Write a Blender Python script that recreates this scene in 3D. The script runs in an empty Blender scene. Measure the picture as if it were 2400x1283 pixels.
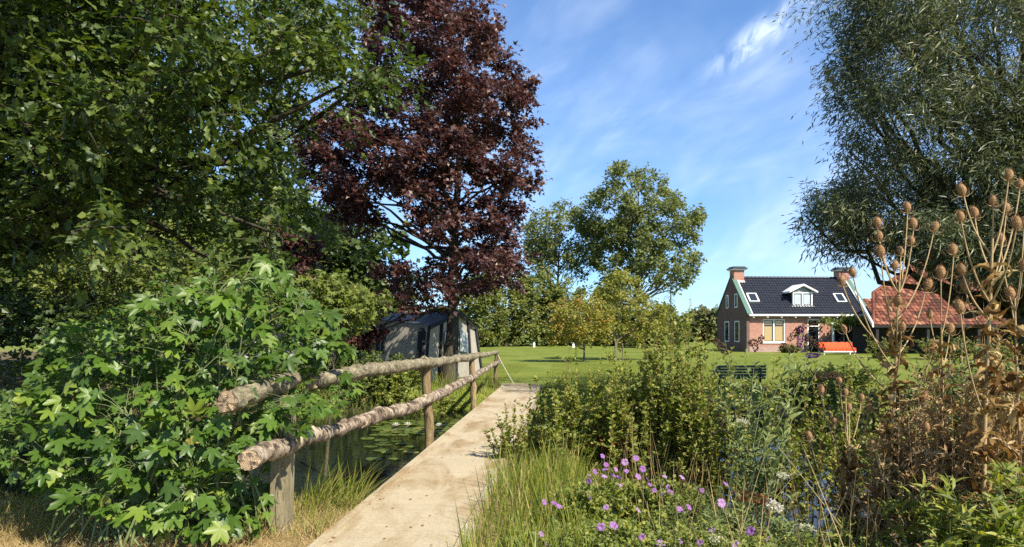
import bpy, math, random
import numpy as np
from mathutils import noise as mnoise, Vector

R = math.radians
rng = np.random.default_rng(7)
random.seed(7)
scene = bpy.context.scene
COL = scene.collection

# ------------------------------------------------------------------ camera, sky, sun, exposure
CAM_H, FPX, HOR = 1.6, 1632.0, 780.0
cam_d = bpy.data.cameras.new('camera')
cam = bpy.data.objects.new('camera', cam_d)
COL.objects.link(cam)
cam.location = (0, 0, CAM_H)
cam.rotation_euler = (R(90), 0, 0)
cam_d.sensor_width = 36.0
cam_d.lens = 36.0 * FPX / 2400.0
cam_d.shift_y = (HOR - 641.5) / 2400.0
cam_d.clip_start = 0.05
cam_d.clip_end = 6000
scene.camera = cam

SUN_EL = R(44)
SUN_AZ = (0.66, -0.75)          # horizontal direction towards the sun (+x right, -y behind the camera)
world = bpy.data.worlds.new('World')
scene.world = world
world.use_nodes = True
wn, wl = world.node_tree.nodes, world.node_tree.links
wn.clear()
w_out = wn.new('ShaderNodeOutputWorld')
w_bg = wn.new('ShaderNodeBackground')
w_bg.inputs['Strength'].default_value = 0.112
w_sky = wn.new('ShaderNodeTexSky')
w_sky.sky_type = 'NISHITA'
w_sky.sun_disc = False
w_sky.sun_elevation = SUN_EL
w_sky.sun_rotation = math.atan2(SUN_AZ[0], SUN_AZ[1])
w_sky.air_density = 1.0
w_sky.dust_density = 0.05
w_sky.ozone_density = 3.5
w_hsv = wn.new('ShaderNodeHueSaturation')
w_hsv.inputs['Saturation'].default_value = 1.09
w_hsv.inputs['Value'].default_value = 0.98
wl.new(w_sky.outputs[0], w_hsv.inputs['Color'])


def wnode(kind, **kw):
    n = wn.new(kind)
    for k, v in kw.items():
        setattr(n, k, v)
    return n


def wmath(op, a, b=None, clamp=False):
    n = wnode('ShaderNodeMath', operation=op, use_clamp=clamp)
    for i, s in enumerate((a, b)):
        if s is None:
            continue
        if isinstance(s, (int, float)):
            n.inputs[i].default_value = s
        else:
            wl.new(s, n.inputs[i])
    return n.outputs[0]


w_tc = wn.new('ShaderNodeTexCoord')
w_sep = wn.new('ShaderNodeSeparateXYZ')
wl.new(w_tc.outputs['Generated'], w_sep.inputs[0])
w_u = wmath('ARCTAN2', w_sep.outputs[0], w_sep.outputs[1])
w_v = wmath('ARCSINE', w_sep.outputs[2])
w_cmb = wn.new('ShaderNodeCombineXYZ')
wl.new(w_u, w_cmb.inputs[0])
wl.new(w_v, w_cmb.inputs[1])


def wnoise(rot, scale, nscale, detail, lo, hi, dist=0.6):
    m = wn.new('ShaderNodeMapping')
    m0 = wn.new('ShaderNodeMapping')
    m0.inputs['Rotation'].default_value = (0, 0, R(rot))
    wl.new(w_cmb.outputs[0], m0.inputs[0])
    m.inputs['Scale'].default_value = scale
    wl.new(m0.outputs[0], m.inputs[0])
    n = wn.new('ShaderNodeTexNoise')
    n.inputs['Scale'].default_value = nscale
    n.inputs['Detail'].default_value = detail
    n.inputs['Roughness'].default_value = 0.6
    n.inputs['Distortion'].default_value = dist
    wl.new(m.outputs[0], n.inputs['Vector'])
    r = wn.new('ShaderNodeMapRange')
    r.interpolation_type = 'SMOOTHSTEP'
    r.inputs['From Min'].default_value = lo
    r.inputs['From Max'].default_value = hi
    wl.new(n.outputs['Fac'], r.inputs['Value'])
    return r.outputs[0]


w_c1 = wnoise(-24, (1.5, 3.4, 1), 2.6, 11, 0.30, 0.84, 0.7)       # long cirrus veils
w_c2 = wnoise(-20, (1.4, 2.4, 1), 1.9, 4, 0.28, 0.62, 0.3)         # where the veils gather
w_c3 = wnoise(-38, (1.6, 9.0, 1), 3.0, 10, 0.50, 0.80, 0.6)        # fine streaks
w_veil = wmath('MULTIPLY', w_c1, w_c2)
w_low = wn.new('ShaderNodeMapRange')                              # veils are denser towards the horizon (longer path)
w_low.inputs['From Min'].default_value = 0.5
w_low.inputs['From Max'].default_value = 0.0
w_low.inputs['To Min'].default_value = 0.45
w_low.inputs['To Max'].default_value = 1.0
wl.new(w_sep.outputs[2], w_low.inputs['Value'])
w_veil = wmath('MULTIPLY', w_veil, w_low.outputs[0])
w_veil = wmath('MULTIPLY', w_veil, 0.70)
w_veil = wmath('ADD', w_veil, wmath('MULTIPLY', wmath('MULTIPLY', w_c3, w_c2), 0.16))
# one brighter wisp high on the right
wd = Vector(((1785 - 1200) / FPX, 1.0, (HOR - 82) / FPX)).normalized()
w_dx = wn.new('ShaderNodeVectorMath')
w_dx.operation = 'SUBTRACT'
w_dx.inputs[1].default_value = wd
wl.new(w_tc.outputs['Generated'], w_dx.inputs[0])
w_map = wn.new('ShaderNodeMapping')
w_map0 = wn.new('ShaderNodeMapping')
w_map0.inputs['Rotation'].default_value = (0, R(31), 0)
wl.new(w_dx.outputs[0], w_map0.inputs[0])
w_map.inputs['Scale'].default_value = (1 / 0.078, 1 / 0.10, 1 / 0.022)
wl.new(w_map0.outputs[0], w_map.inputs[0])
w_len = wn.new('ShaderNodeVectorMath')
w_len.operation = 'LENGTH'
wl.new(w_map.outputs[0], w_len.inputs[0])
w_blob = wn.new('ShaderNodeMapRange')
w_blob.interpolation_type = 'SMOOTHSTEP'
w_blob.inputs['From Min'].default_value = 1.25
w_blob.inputs['From Max'].default_value = 0.1
wl.new(w_len.outputs['Value'], w_blob.inputs['Value'])
w_c4 = wnoise(-55, (4.0, 7.0, 1), 5.0, 11, 0.30, 0.74, 1.0)
w_wisp = wmath('MULTIPLY', wmath('MULTIPLY', w_blob.outputs[0], w_c4), 0.8)
w_veil = wmath('ADD', w_veil, wmath('MULTIPLY', wmath('MULTIPLY', w_c2, w_low.outputs[0]), 0.10))
w_fac = wmath('ADD', w_veil, w_wisp, True)
w_mix = wn.new('ShaderNodeMix')
w_mix.data_type = 'RGBA'
wl.new(w_fac, w_mix.inputs['Factor'])
w_tint = wn.new('ShaderNodeMix')
w_tint.data_type = 'RGBA'
w_tint.blend_type = 'MULTIPLY'
w_tint.inputs['Factor'].default_value = 1.0
w_tint.inputs['B'].default_value = (0.90, 0.96, 1.06, 1)
wl.new(w_hsv.outputs[0], w_tint.inputs['A'])
w_hz = wn.new('ShaderNodeMapRange')       # a clean blue right down to the horizon
w_hz.interpolation_type = 'SMOOTHSTEP'
w_hz.inputs['From Min'].default_value = 0.40
w_hz.inputs['From Max'].default_value = -0.02
wl.new(w_sep.outputs[2], w_hz.inputs['Value'])
w_tint2 = wn.new('ShaderNodeMix')
w_tint2.data_type = 'RGBA'
w_tint2.blend_type = 'MULTIPLY'
w_tint2.inputs['B'].default_value = (0.56, 0.72, 0.93, 1)
wl.new(w_hz.outputs[0], w_tint2.inputs['Factor'])
wl.new(w_tint.outputs['Result'], w_tint2.inputs['A'])
wl.new(w_tint2.outputs['Result'], w_mix.inputs['A'])
w_mix.inputs['B'].default_value = (5.4, 6.2, 7.2, 1)
wl.new(w_mix.outputs['Result'], w_bg.inputs['Color'])
wl.new(w_bg.outputs[0], w_out.inputs['Surface'])

sun_d = bpy.data.lights.new('sun', 'SUN')
sun_d.energy = 5.0
sun_d.angle = R(0.55)
sun_d.color = (1.0, 0.92, 0.78)
sun = bpy.data.objects.new('sun', sun_d)
COL.objects.link(sun)
sun_dir = Vector((SUN_AZ[0] * math.cos(SUN_EL), SUN_AZ[1] * math.cos(SUN_EL), math.sin(SUN_EL))).normalized()
sun.rotation_euler = sun_dir.to_track_quat('Z', 'Y').to_euler()
sun.location = (20, -20, 30)

vs = scene.view_settings
vs.view_transform = 'Standard'
vs.look = 'None'
vs.exposure = 0.92
vs.gamma = 1.0
vs.use_curve_mapping = False
scene.render.engine = 'CYCLES'
scene.cycles.use_denoising = False
scene.cycles.max_bounces = 7
scene.cycles.diffuse_bounces = 3
scene.cycles.glossy_bounces = 3
scene.cycles.transmission_bounces = 4
scene.cycles.transparent_max_bounces = 6
scene.cycles.sample_clamp_indirect = 6.0


# ------------------------------------------------------------------ helpers
def P(px, py, Y):
    """a point at depth Y seen at photo position px, py"""
    return np.array([(px - 1200.0) / FPX * Y, Y, CAM_H + (HOR - py) / FPX * Y])


def tag(o, label=None, cat=None, group=None, kind=None):
    if label: o['label'] = label
    if cat: o['category'] = cat
    if group: o['group'] = group
    if kind: o['kind'] = kind
    return o


def empty(name, loc, rz=0.0, label=None, cat=None, group=None):
    o = bpy.data.objects.new(name, None)
    COL.objects.link(o)
    o.location = loc
    o.rotation_euler = (0, 0, rz)
    o.empty_display_size = 0.1
    return tag(o, label, cat, group)


def mesh_np(name, verts, faces, mat, parent=None, rnd=None, smooth=False, local=None):
    """verts (N,3); faces (M,k) array or a list of such arrays / lists. World coordinates; local = offset to subtract."""
    me = bpy.data.meshes.new(name)
    v = np.asarray(verts, dtype=np.float64).reshape(-1, 3)
    if local is None and parent is not None:
        local = np.array(parent.location)
    if local is not None:
        v = v - np.asarray(local)
    if isinstance(faces, np.ndarray):
        flist = [faces]
    elif len(faces) and isinstance(faces[0], np.ndarray) and faces[0].ndim == 2:
        flist = faces
    else:
        flist = None
    if flist is not None:
        nl = sum(f.size for f in flist)
        nf = sum(len(f) for f in flist)
        me.vertices.add(len(v))
        me.vertices.foreach_set('co', v.astype(np.float32).ravel())
        me.loops.add(nl)
        me.polygons.add(nf)
        me.loops.foreach_set('vertex_index', np.concatenate([f.ravel() for f in flist]).astype(np.int32))
        tot = np.concatenate([np.full(len(f), f.shape[1]) for f in flist]).astype(np.int32)
        start = np.concatenate([[0], np.cumsum(tot)[:-1]]).astype(np.int32)
        me.polygons.foreach_set('loop_start', start)
        me.polygons.foreach_set('loop_total', tot)
        me.update(calc_edges=True)
    else:
        me.from_pydata([tuple(x) for x in v], [], [tuple(f) for f in faces])
    if rnd is not None:
        a = me.attributes.new('rnd', 'FLOAT', 'POINT')
        a.data.foreach_set('value', np.asarray(rnd, dtype=np.float32))
    me.polygons.foreach_set('use_smooth', np.full(len(me.polygons), bool(smooth)))
    if mat is not None:
        me.materials.append(mat)
    o = bpy.data.objects.new(name, me)
    COL.objects.link(o)
    if parent is not None:
        o.parent = parent
    return o


def nrmz(a):
    return a / np.maximum(np.linalg.norm(a, axis=-1, keepdims=True), 1e-9)


class Soup:
    """collects triangles or quads for one mesh"""
    def __init__(s):
        s.v, s.f, s.r, s.n = [], {}, [], 0

    def add(s, v, f, r=None):
        v = np.asarray(v, float).reshape(-1, 3)
        f = np.asarray(f, int)
        s.f.setdefault(f.shape[1], []).append(f + s.n)
        s.v.append(v)
        s.r.append(np.full(len(v), 0.5) if r is None else np.asarray(r, float))
        s.n += len(v)

    def box(s, c, size, rot=None):
        c = np.asarray(c, float)
        h = np.asarray(size, float) / 2
        q = np.array([[-1, -1, -1], [1, -1, -1], [1, 1, -1], [-1, 1, -1], [-1, -1, 1], [1, -1, 1], [1, 1, 1], [-1, 1, 1]]) * h
        if rot is not None:
            q = q @ np.asarray(rot).T
        s.add(q + c, [[0, 3, 2, 1], [4, 5, 6, 7], [0, 1, 5, 4], [1, 2, 6, 5], [2, 3, 7, 6], [3, 0, 4, 7]])

    def prism(s, poly, axis, a, b):
        """extrude a 2-D polygon along axis 0/1/2 from a to b"""
        n = len(poly)
        v = []
        for t in (a, b):
            for p in poly:
                q = [p[0], p[1]]
                q.insert(axis, t)
                v.append(q)
        v = np.array(v, float)
        c0, c1 = v[:n].mean(0), v[n:].mean(0)
        v = np.vstack([v, c0, c1])
        f = []
        for i in range(n):
            j = (i + 1) % n
            f += [[i, j, n + j], [i, n + j, n + i], [2 * n, j, i], [2 * n + 1, n + i, n + j]]
        s.add(v, f)

    def build(s, name, mat, parent=None, smooth=False, local=None):
        fl = [np.concatenate(x) for x in s.f.values()]
        return mesh_np(name, np.concatenate(s.v), fl, mat, parent, np.concatenate(s.r), smooth, local)


def tubes(paths, radii, sides=4, caps=False):
    """paths (N,K,3), radii (N,K) -> verts, quads"""
    paths = np.asarray(paths, float)
    N, K, _ = paths.shape
    radii = np.broadcast_to(np.asarray(radii, float), (N, K))
    t = np.gradient(paths, axis=1)
    t = nrmz(t)
    ref = np.zeros_like(t)
    ref[..., 0] = 1.0
    bad = np.abs(t[..., 0]) > 0.9
    ref[bad] = (0, 0, 1)
    u = nrmz(np.cross(t, ref))
    w = np.cross(t, u)
    ang = np.linspace(0, 2 * np.pi, sides, endpoint=False)
    ring = (u[:, :, None] * np.cos(ang)[None, None, :, None] + w[:, :, None] * np.sin(ang)[None, None, :, None]) * radii[:, :, None, None]
    v = paths[:, :, None] + ring
    idx = np.arange(N * K * sides).reshape(N, K, sides)
    a = idx[:, :-1, :]
    b = np.roll(a, -1, axis=2)
    d = idx[:, 1:, :]
    c = np.roll(d, -1, axis=2)
    f = np.stack([a, b, c, d], -1).reshape(-1, 4)
    return v.reshape(-1, 3), f


def bez(a, b, c, K):
    """quadratic curves a->c with control b; arrays (N,3)"""
    t = np.linspace(0, 1, K)[None, :, None]
    a, b, c = (np.asarray(x, float).reshape(-1, 1, 3) for x in (a, b, c))
    return (1 - t) ** 2 * a + 2 * t * (1 - t) * b + t * t * c


# leaf templates: x across, y along from the base, z along the normal (verts, triangles)
def tpl(v, f):
    return np.array(v, float), np.array(f, int)


T_SIMPLE = tpl([[0, 0, 0], [-.28, .5, .07], [.28, .5, .07], [0, 1, 0]], [[0, 2, 3], [0, 3, 1]])
T_WIDE = tpl([[0, 0, 0], [-.42, .45, .08], [.42, .45, .08], [0, 1, -.05]], [[0, 2, 3], [0, 3, 1]])
T_NARROW = tpl([[0, 0, 0], [-.088, .4, .03], [.088, .4, .03], [0, 1, -.06]], [[0, 2, 3], [0, 3, 1]])
T_LANCE = tpl([[0, 0, 0], [-.11, .3, .03], [0, .36, 0], [.11, .3, .03], [-.08, .65, .0], [0, .7, -.04], [.08, .65, .0], [0, 1, -.16]],
              [[0, 3, 2], [0, 2, 1], [1, 2, 5], [1, 5, 4], [2, 3, 6], [2, 6, 5], [4, 5, 7], [5, 6, 7]])
T_OAK = tpl([[0, 0, 0], [.25, .36, .05], [.10, .5, .02], [.27, .73, .05], [0, 1, -.06], [-.27, .73, .05], [-.10, .5, .02], [-.25, .36, .05]],
            [[0, 1, 2], [0, 2, 6], [0, 6, 7], [2, 3, 4], [2, 4, 6], [6, 4, 5]])


def star_leaf(lobes, dr=-0.18, rise=0.03):
    v = [[0, 0, 0]]
    pts = [(a, r) for a, r in lobes] + [(-a, r) for a, r in reversed(lobes) if 0 < a < 180]
    for a, r in pts:
        x, y = r * math.sin(R(a)), r * math.cos(R(a))
        v.append([x, y, dr * r * r + (rise if r < 0.36 else 0)])
    n = len(pts)
    return tpl(v, [[0, 1 + (i + 1) % n, 1 + i] for i in range(n)])


T_TRI = tpl([[0, 0, 0], [.52, .38, .05], [.17, .46, .0], [0, 1, -.12], [-.17, .46, .0], [-.52, .38, .05]], [[0, 1, 2], [0, 2, 4], [2, 3, 4], [0, 4, 5]])
T_MAPLE = star_leaf([(0, .6), (26, .26), (55, .56), (85, .24), (118, .42), (180, .06)], -.25)
T_SYCAMORE = star_leaf([(0, .66), (9, .52), (17, .47), (27, .29), (40, .42), (47, .52), (55, .62), (63, .48), (75, .40), (86, .26),
                        (98, .34), (112, .42), (128, .30), (150, .22), (172, .08)], -.42, .05)


def leaves(T, pos, d, n, size, rnd):
    """place a template at many points; d = growth direction, n = rough normal"""
    V, F = T
    pos = np.asarray(pos, float)
    y = nrmz(np.asarray(d, float))
    x = nrmz(np.cross(y, n))
    z = np.cross(x, y)
    size = np.broadcast_to(np.asarray(size, float), (len(pos),))
    v = pos[:, None] + size[:, None, None] * (V[None, :, 0:1] * x[:, None] + V[None, :, 1:2] * y[:, None] + V[None, :, 2:3] * z[:, None])
    f = F[None] + (np.arange(len(pos)) * len(V))[:, None, None]
    return v.reshape(-1, 3), f.reshape(-1, 3), np.repeat(rnd, len(V))


def unit(n, g=None):
    return nrmz((g or rng).normal(size=(n, 3)))


def in_poly(px, py, poly):
    inside = np.zeros(len(px), bool)
    j = len(poly) - 1
    for i in range(len(poly)):
        xi, yi = poly[i]
        xj, yj = poly[j]
        c = ((yi > py) != (yj > py)) & (px < (xj - xi) * (py - yi) / (yj - yi + 1e-12) + xi)
        inside ^= c
        j = i
    return inside


def blades(base, vec, droop, width, rnd):
    """arching grass blades: base (N,3), vec (N,3) reach, droop (N), width (N)"""
    N = len(base)
    ts = np.array([0, .4, .75, 1.0])
    down = np.zeros((N, 3))
    down[:, 2] = -1
    pts = base[:, None] + vec[:, None] * ts[None, :, None] + down[:, None] * (droop[:, None] * ts[None] ** 2)[..., None]
    a = rng.uniform(0, 2 * np.pi, N)
    side = np.stack([np.cos(a), np.sin(a), np.zeros(N)], -1)
    w = width[:, None] * np.array([.8, 1, .65])[None]
    L = pts[:, :3] - side[:, None] * w[..., None] / 2
    Rr = pts[:, :3] + side[:, None] * w[..., None] / 2
    v = np.concatenate([L, Rr, pts[:, 3:4]], 1)
    F = np.array([[0, 3, 4], [0, 4, 1], [1, 4, 5], [1, 5, 2], [2, 5, 6]])
    f = F[None] + (np.arange(N) * 7)[:, None, None]
    return v.reshape(-1, 3), f.reshape(-1, 3), np.repeat(rnd, 7)


# ------------------------------------------------------------------ materials
def new_mat(name):
    m = bpy.data.materials.new(name)
    m.use_nodes = True
    nt = m.node_tree
    nt.nodes.clear()
    out = nt.nodes.new('ShaderNodeOutputMaterial')
    b = nt.nodes.new('ShaderNodeBsdfPrincipled')
    nt.links.new(b.outputs[0], out.inputs['Surface'])
    return m, nt, b, out


def setin(b, **kw):
    for k, v in kw.items():
        k = k.replace('_', ' ')
        if k in b.inputs:
            b.inputs[k].default_value = v


def ramp(nt, src, stops):
    r = nt.nodes.new('ShaderNodeValToRGB')
    els = r.color_ramp.elements
    while len(els) < len(stops):
        els.new(0.5)
    for e, (p, c) in zip(els, stops):
        e.position = p
        e.color = (*c, 1)
    nt.links.new(src, r.inputs[0])
    return r.outputs[0]


def noise_tex(nt, scale, detail=5, rough=.6, vec=None, dist=0, stretch=None, space='pos'):
    n = nt.nodes.new('ShaderNodeTexNoise')
    n.inputs['Scale'].default_value = scale
    n.inputs['Detail'].default_value = detail
    n.inputs['Roughness'].default_value = rough
    n.inputs['Distortion'].default_value = dist
    if vec is None:
        if space == 'pos':
            vec = nt.nodes.new('ShaderNodeNewGeometry').outputs['Position']
        else:
            vec = nt.nodes.new('ShaderNodeTexCoord').outputs['Object']
    if stretch is not None:
        mp = nt.nodes.new('ShaderNodeMapping')
        mp.inputs['Scale'].default_value = stretch
        nt.links.new(vec, mp.inputs[0])
        vec = mp.outputs[0]
    nt.links.new(vec, n.inputs['Vector'])
    return n.outputs['Fac']


def bump(nt, b, src, strength, dist=0.02):
    n = nt.nodes.new('ShaderNodeBump')
    n.inputs['Strength'].default_value = strength
    n.inputs['Distance'].default_value = dist
    nt.links.new(src, n.inputs['Height'])
    nt.links.new(n.outputs[0], b.inputs['Normal'])


def mixc(nt, fac, a, b, blend='MIX'):
    n = nt.nodes.new('ShaderNodeMix')
    n.data_type = 'RGBA'
    n.blend_type = blend
    for key, s in (('Factor', fac), ('A', a), ('B', b)):
        if isinstance(s, (int, float)):
            n.inputs[key].default_value = s
        elif isinstance(s, tuple):
            n.inputs[key].default_value = (*s, 1)
        else:
            nt.links.new(s, n.inputs[key])
    return n.outputs['Result']


def leaf_mat(name, stops, trans=.3, rough=.45, spec=.35, source='attr', tcol=1.35):
    # green stops are shifted towards yellow
    stops = [(p, (c[0] * 1.34, c[1] * 1.14, c[2] * .86) if c[1] > c[0] > c[2] * 1.1 or c[1] > 1.2 * c[0] else c) for p, c in stops]
    m, nt, b, out = new_mat(name)
    if source == 'attr':
        a = nt.nodes.new('ShaderNodeAttribute')
        a.attribute_name = 'rnd'
        src = a.outputs['Fac']
    else:
        src = nt.nodes.new('ShaderNodeObjectInfo').outputs['Random']
    c = ramp(nt, src, stops)
    if source != 'attr':
        c = mixc(nt, noise_tex(nt, 14, 4, space='obj'), c, mixc(nt, 1.0, c, (.72, .78, .6), 'MULTIPLY'))
    nt.links.new(c, b.inputs['Base Color'])
    setin(b, Roughness=rough, Specular_IOR_Level=spec)
    tr = nt.nodes.new('ShaderNodeBsdfTranslucent')
    hs = nt.nodes.new('ShaderNodeHueSaturation')
    hs.inputs['Saturation'].default_value = 1.15
    hs.inputs['Value'].default_value = tcol
    nt.links.new(c, hs.inputs['Color'])
    nt.links.new(hs.outputs[0], tr.inputs['Color'])
    mx = nt.nodes.new('ShaderNodeMixShader')
    mx.inputs[0].default_value = trans
    nt.links.new(b.outputs[0], mx.inputs[1])
    nt.links.new(tr.outputs[0], mx.inputs[2])
    nt.links.new(mx.outputs[0], out.inputs['Surface'])
    return m


def plain(name, col, rough=.6, spec=.4, var=.12, nscale=6.0, metallic=0, bumpk=0, space='pos'):
    m, nt, b, out = new_mat(name)
    f = noise_tex(nt, nscale, 6, space=space)
    c = ramp(nt, f, [(.25, tuple(x * (1 - var) for x in col)), (.75, tuple(min(1, x * (1 + var)) for x in col))])
    nt.links.new(c, b.inputs['Base Color'])
    setin(b, Roughness=rough, Specular_IOR_Level=spec, Metallic=metallic)
    if bumpk:
        bump(nt, b, noise_tex(nt, nscale * 5, 6, space=space), bumpk)
    return m


def g(*c):
    return tuple(c)


M = {}
M['oak_leaf'] = leaf_mat('oak_leaf', [(0, g(.022, .045, .012)), (.5, g(.048, .088, .021)), (.85, g(.09, .14, .036)), (1, g(.15, .20, .06))], .36, .42, .35)
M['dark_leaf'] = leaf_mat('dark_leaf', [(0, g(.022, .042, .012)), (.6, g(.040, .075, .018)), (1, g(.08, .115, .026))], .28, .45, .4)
M['pale_leaf'] = leaf_mat('pale_leaf', [(0, g(.065, .105, .025)), (.6, g(.115, .17, .04)), (1, g(.20, .24, .065))], .35, .5, .35)
M['red_leaf'] = leaf_mat('red_leaf', [(0, g(.040, .016, .017)), (.5, g(.080, .032, .026)), (.85, g(.125, .058, .040)), (1, g(.17, .10, .055))], .30, .42, .45, tcol=1.5)
M['ash_leaf'] = leaf_mat('ash_leaf', [(0, g(.065, .098, .038)), (.6, g(.12, .165, .062)), (1, g(.20, .24, .10))], .38, .5, .35)
M['hedge_leaf'] = leaf_mat('hedge_leaf', [(0, g(.06, .09, .028)), (.6, g(.12, .16, .046)), (1, g(.21, .24, .07))], .35, .5, .3)
M['far_leaf'] = leaf_mat('far_leaf', [(0, g(.05, .07, .03)), (.6, g(.085, .105, .045)), (1, g(.13, .15, .06))], .2, .6, .25)
M['rowan_leaf'] = leaf_mat('rowan_leaf', [(0, g(.11, .155, .03)), (.5, g(.20, .225, .048)), (.74, g(.31, .26, .06)), (.9, g(.44, .22, .05)), (1, g(.46, .13, .04))], .35, .5, .3)
M['rowan_green'] = leaf_mat('rowan_green', [(0, g(.10, .145, .03)), (.5, g(.18, .215, .045)), (.82, g(.29, .27, .065)), (1, g(.42, .24, .06))], .35, .5, .3)
M['willow_leaf'] = leaf_mat('willow_leaf', [(0, g(.046, .074, .042)), (.5, g(.09, .126, .07)), (.85, g(.15, .185, .10)), (1, g(.25, .28, .15))], .28, .42, .5)
M['syc_leaf'] = leaf_mat('syc_leaf', [(0, g(.042, .095, .022)), (.5, g(.066, .14, .028)), (.85, g(.10, .19, .038)), (.97, g(.18, .26, .055)), (1, g(.36, .30, .07))], .30, .42, .4, source='obj')
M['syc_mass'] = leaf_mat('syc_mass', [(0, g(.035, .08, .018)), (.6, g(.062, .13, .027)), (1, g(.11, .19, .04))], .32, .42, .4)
M['herb_leaf'] = leaf_mat('herb_leaf', [(0, g(.07, .115, .028)), (.5, g(.145, .205, .046)), (.85, g(.25, .29, .072)), (1, g(.38, .32, .11))], .38, .5, .35)
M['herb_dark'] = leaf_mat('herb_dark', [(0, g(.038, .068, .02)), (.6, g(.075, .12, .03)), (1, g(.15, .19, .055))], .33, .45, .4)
M['grey_leaf'] = leaf_mat('grey_leaf', [(0, g(.07, .115, .045)), (.6, g(.13, .19, .075)), (1, g(.23, .28, .13))], .3, .5, .35)
M['dead_leaf'] = leaf_mat('dead_leaf', [(0, g(.20, .11, .045)), (.5, g(.38, .25, .115)), (1, g(.60, .47, .26))], .3, .7, .2)
M['rust_leaf'] = leaf_mat('rust_leaf', [(0, g(.11, .045, .018)), (.5, g(.22, .095, .032)), (1, g(.36, .19, .07))], .25, .7, .2)
M['grass'] = leaf_mat('grass', [(0, g(.065, .11, .022)), (.5, g(.13, .19, .035)), (.8, g(.24, .27, .065)), (1, g(.44, .36, .15))], .3, .5, .3)
M['straw'] = leaf_mat('straw', [(0, g(.24, .17, .07)), (.6, g(.42, .31, .14)), (.9, g(.55, .43, .22)), (1, g(.17, .20, .05))], .25, .6, .25)
M['lawn_blade'] = leaf_mat('lawn_blade', [(0, g(.095, .14, .025)), (.6, g(.15, .20, .035)), (1, g(.26, .26, .07))], .3, .55, .25)
M['lily'] = leaf_mat('lily', [(0, g(.06, .10, .025)), (.6, g(.10, .15, .035)), (1, g(.18, .21, .06))], .15, .3, .5, source='obj')
M['pink'] = leaf_mat('pink', [(0, g(.36, .14, .46)), (.6, g(.46, .22, .57)), (1, g(.56, .34, .62))], .35, .6, .2, source='obj', tcol=1.1)
M['purple'] = leaf_mat('purple', [(0, g(.06, .015, .12)), (.6, g(.115, .028, .21)), (1, g(.19, .06, .30))], .25, .6, .2)
M['spent'] = leaf_mat('spent', [(0, g(.05, .03, .022)), (.6, g(.10, .06, .04)), (1, g(.18, .11, .075))], .15, .8, .1)
M['white_petal'] = leaf_mat('white_petal', [(0, g(.60, .55, .42)), (1, g(.82, .80, .72))], .25, .6, .2)
M['umbel'] = leaf_mat('umbel', [(0, g(.42, .42, .25)), (1, g(.72, .70, .52))], .25, .7, .2)


def bark_mat(name, dark, light, scale=10, stretch=(1, 1, .25), bk=.8):
    m, nt, b, out = new_mat(name)
    f = noise_tex(nt, scale, 8, .65, stretch=stretch, dist=.6)
    c = ramp(nt, f, [(.3, dark), (.7, light)])
    c = mixc(nt, noise_tex(nt, 2.5, 4), c, mixc(nt, 1.0, c, (.75, .85, .62), 'MULTIPLY'))
    cr = noise_tex(nt, scale * 3.2, 6, .7, stretch=stretch, dist=1.2)
    c = mixc(nt, ramp(nt, cr, [(.36, (1, 1, 1)), (.46, (0, 0, 0))]), c, mixc(nt, 1.0, c, (.28, .25, .22), 'MULTIPLY'))
    nt.links.new(c, b.inputs['Base Color'])
    setin(b, Roughness=.9, Specular_IOR_Level=.15)
    bump(nt, b, cr, bk, .03)
    return m


M['bark'] = bark_mat('bark', (.035, .028, .02), (.13, .105, .08))
M['bark_pale'] = bark_mat('bark_pale', (.10, .085, .06), (.26, .22, .17), 8)
M['twig'] = bark_mat('twig', (.06, .05, .035), (.15, .125, .085), 20)
M['green_stem'] = plain('green_stem', (.15, .19, .07), .6, .3, .25, 8)
M['red_stem'] = plain('red_stem', (.20, .10, .045), .6, .3, .25, 8)
M['dry_stem'] = plain('dry_stem', (.36, .26, .13), .8, .2, .25, 10, bumpk=.3)
M['teasel'] = plain('teasel', (.31, .185, .09), .9, .15, .5, 60)
M['log'] = bark_mat('log', (.095, .068, .045), (.54, .45, .33), 16, (1, .45, 1), 1.0)
M['post'] = bark_mat('post', (.075, .045, .026), (.42, .29, .17), 12, (1, 1, .18), .8)
M['post_square'] = bark_mat('post_square', (.17, .135, .09), (.38, .31, .215), 14, (1, 1, .1), .5)


def birch_mat():
    m, nt, b, out = new_mat('birch')
    base = noise_tex(nt, 9, 6, .7, dist=.5)
    c = ramp(nt, base, [(.40, (.05, .036, .026)), (.50, (.25, .19, .13)), (.68, (.50, .43, .33))])
    ring = noise_tex(nt, 7, 3, .6, stretch=(1, 6, 1))
    c = mixc(nt, ramp(nt, ring, [(.60, (0, 0, 0)), (.66, (1, 1, 1))]), c, (.05, .04, .032))
    nt.links.new(c, b.inputs['Base Color'])
    setin(b, Roughness=.85, Specular_IOR_Level=.2)
    bump(nt, b, base, .9, .02)
    return m


M['birch'] = birch_mat()


def wood_end():
    m, nt, b, out = new_mat('log_end')
    w = nt.nodes.new('ShaderNodeTexWave')
    w.wave_type = 'RINGS'
    w.rings_direction = 'SPHERICAL'
    w.inputs['Scale'].default_value = 26
    w.inputs['Distortion'].default_value = 3
    tc = nt.nodes.new('ShaderNodeTexCoord')
    nt.links.new(tc.outputs['Object'], w.inputs['Vector'])
    c = ramp(nt, w.outputs['Fac'], [(.2, (.20, .13, .075)), (.8, (.48, .36, .22))])
    c = mixc(nt, ramp(nt, noise_tex(nt, 30, 4), [(.5, (0, 0, 0)), (.6, (1, 1, 1))]), c, (.10, .07, .045))
    nt.links.new(c, b.inputs['Base Color'])
    setin(b, Roughness=.9)
    return m


M['log_end'] = wood_end()


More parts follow.
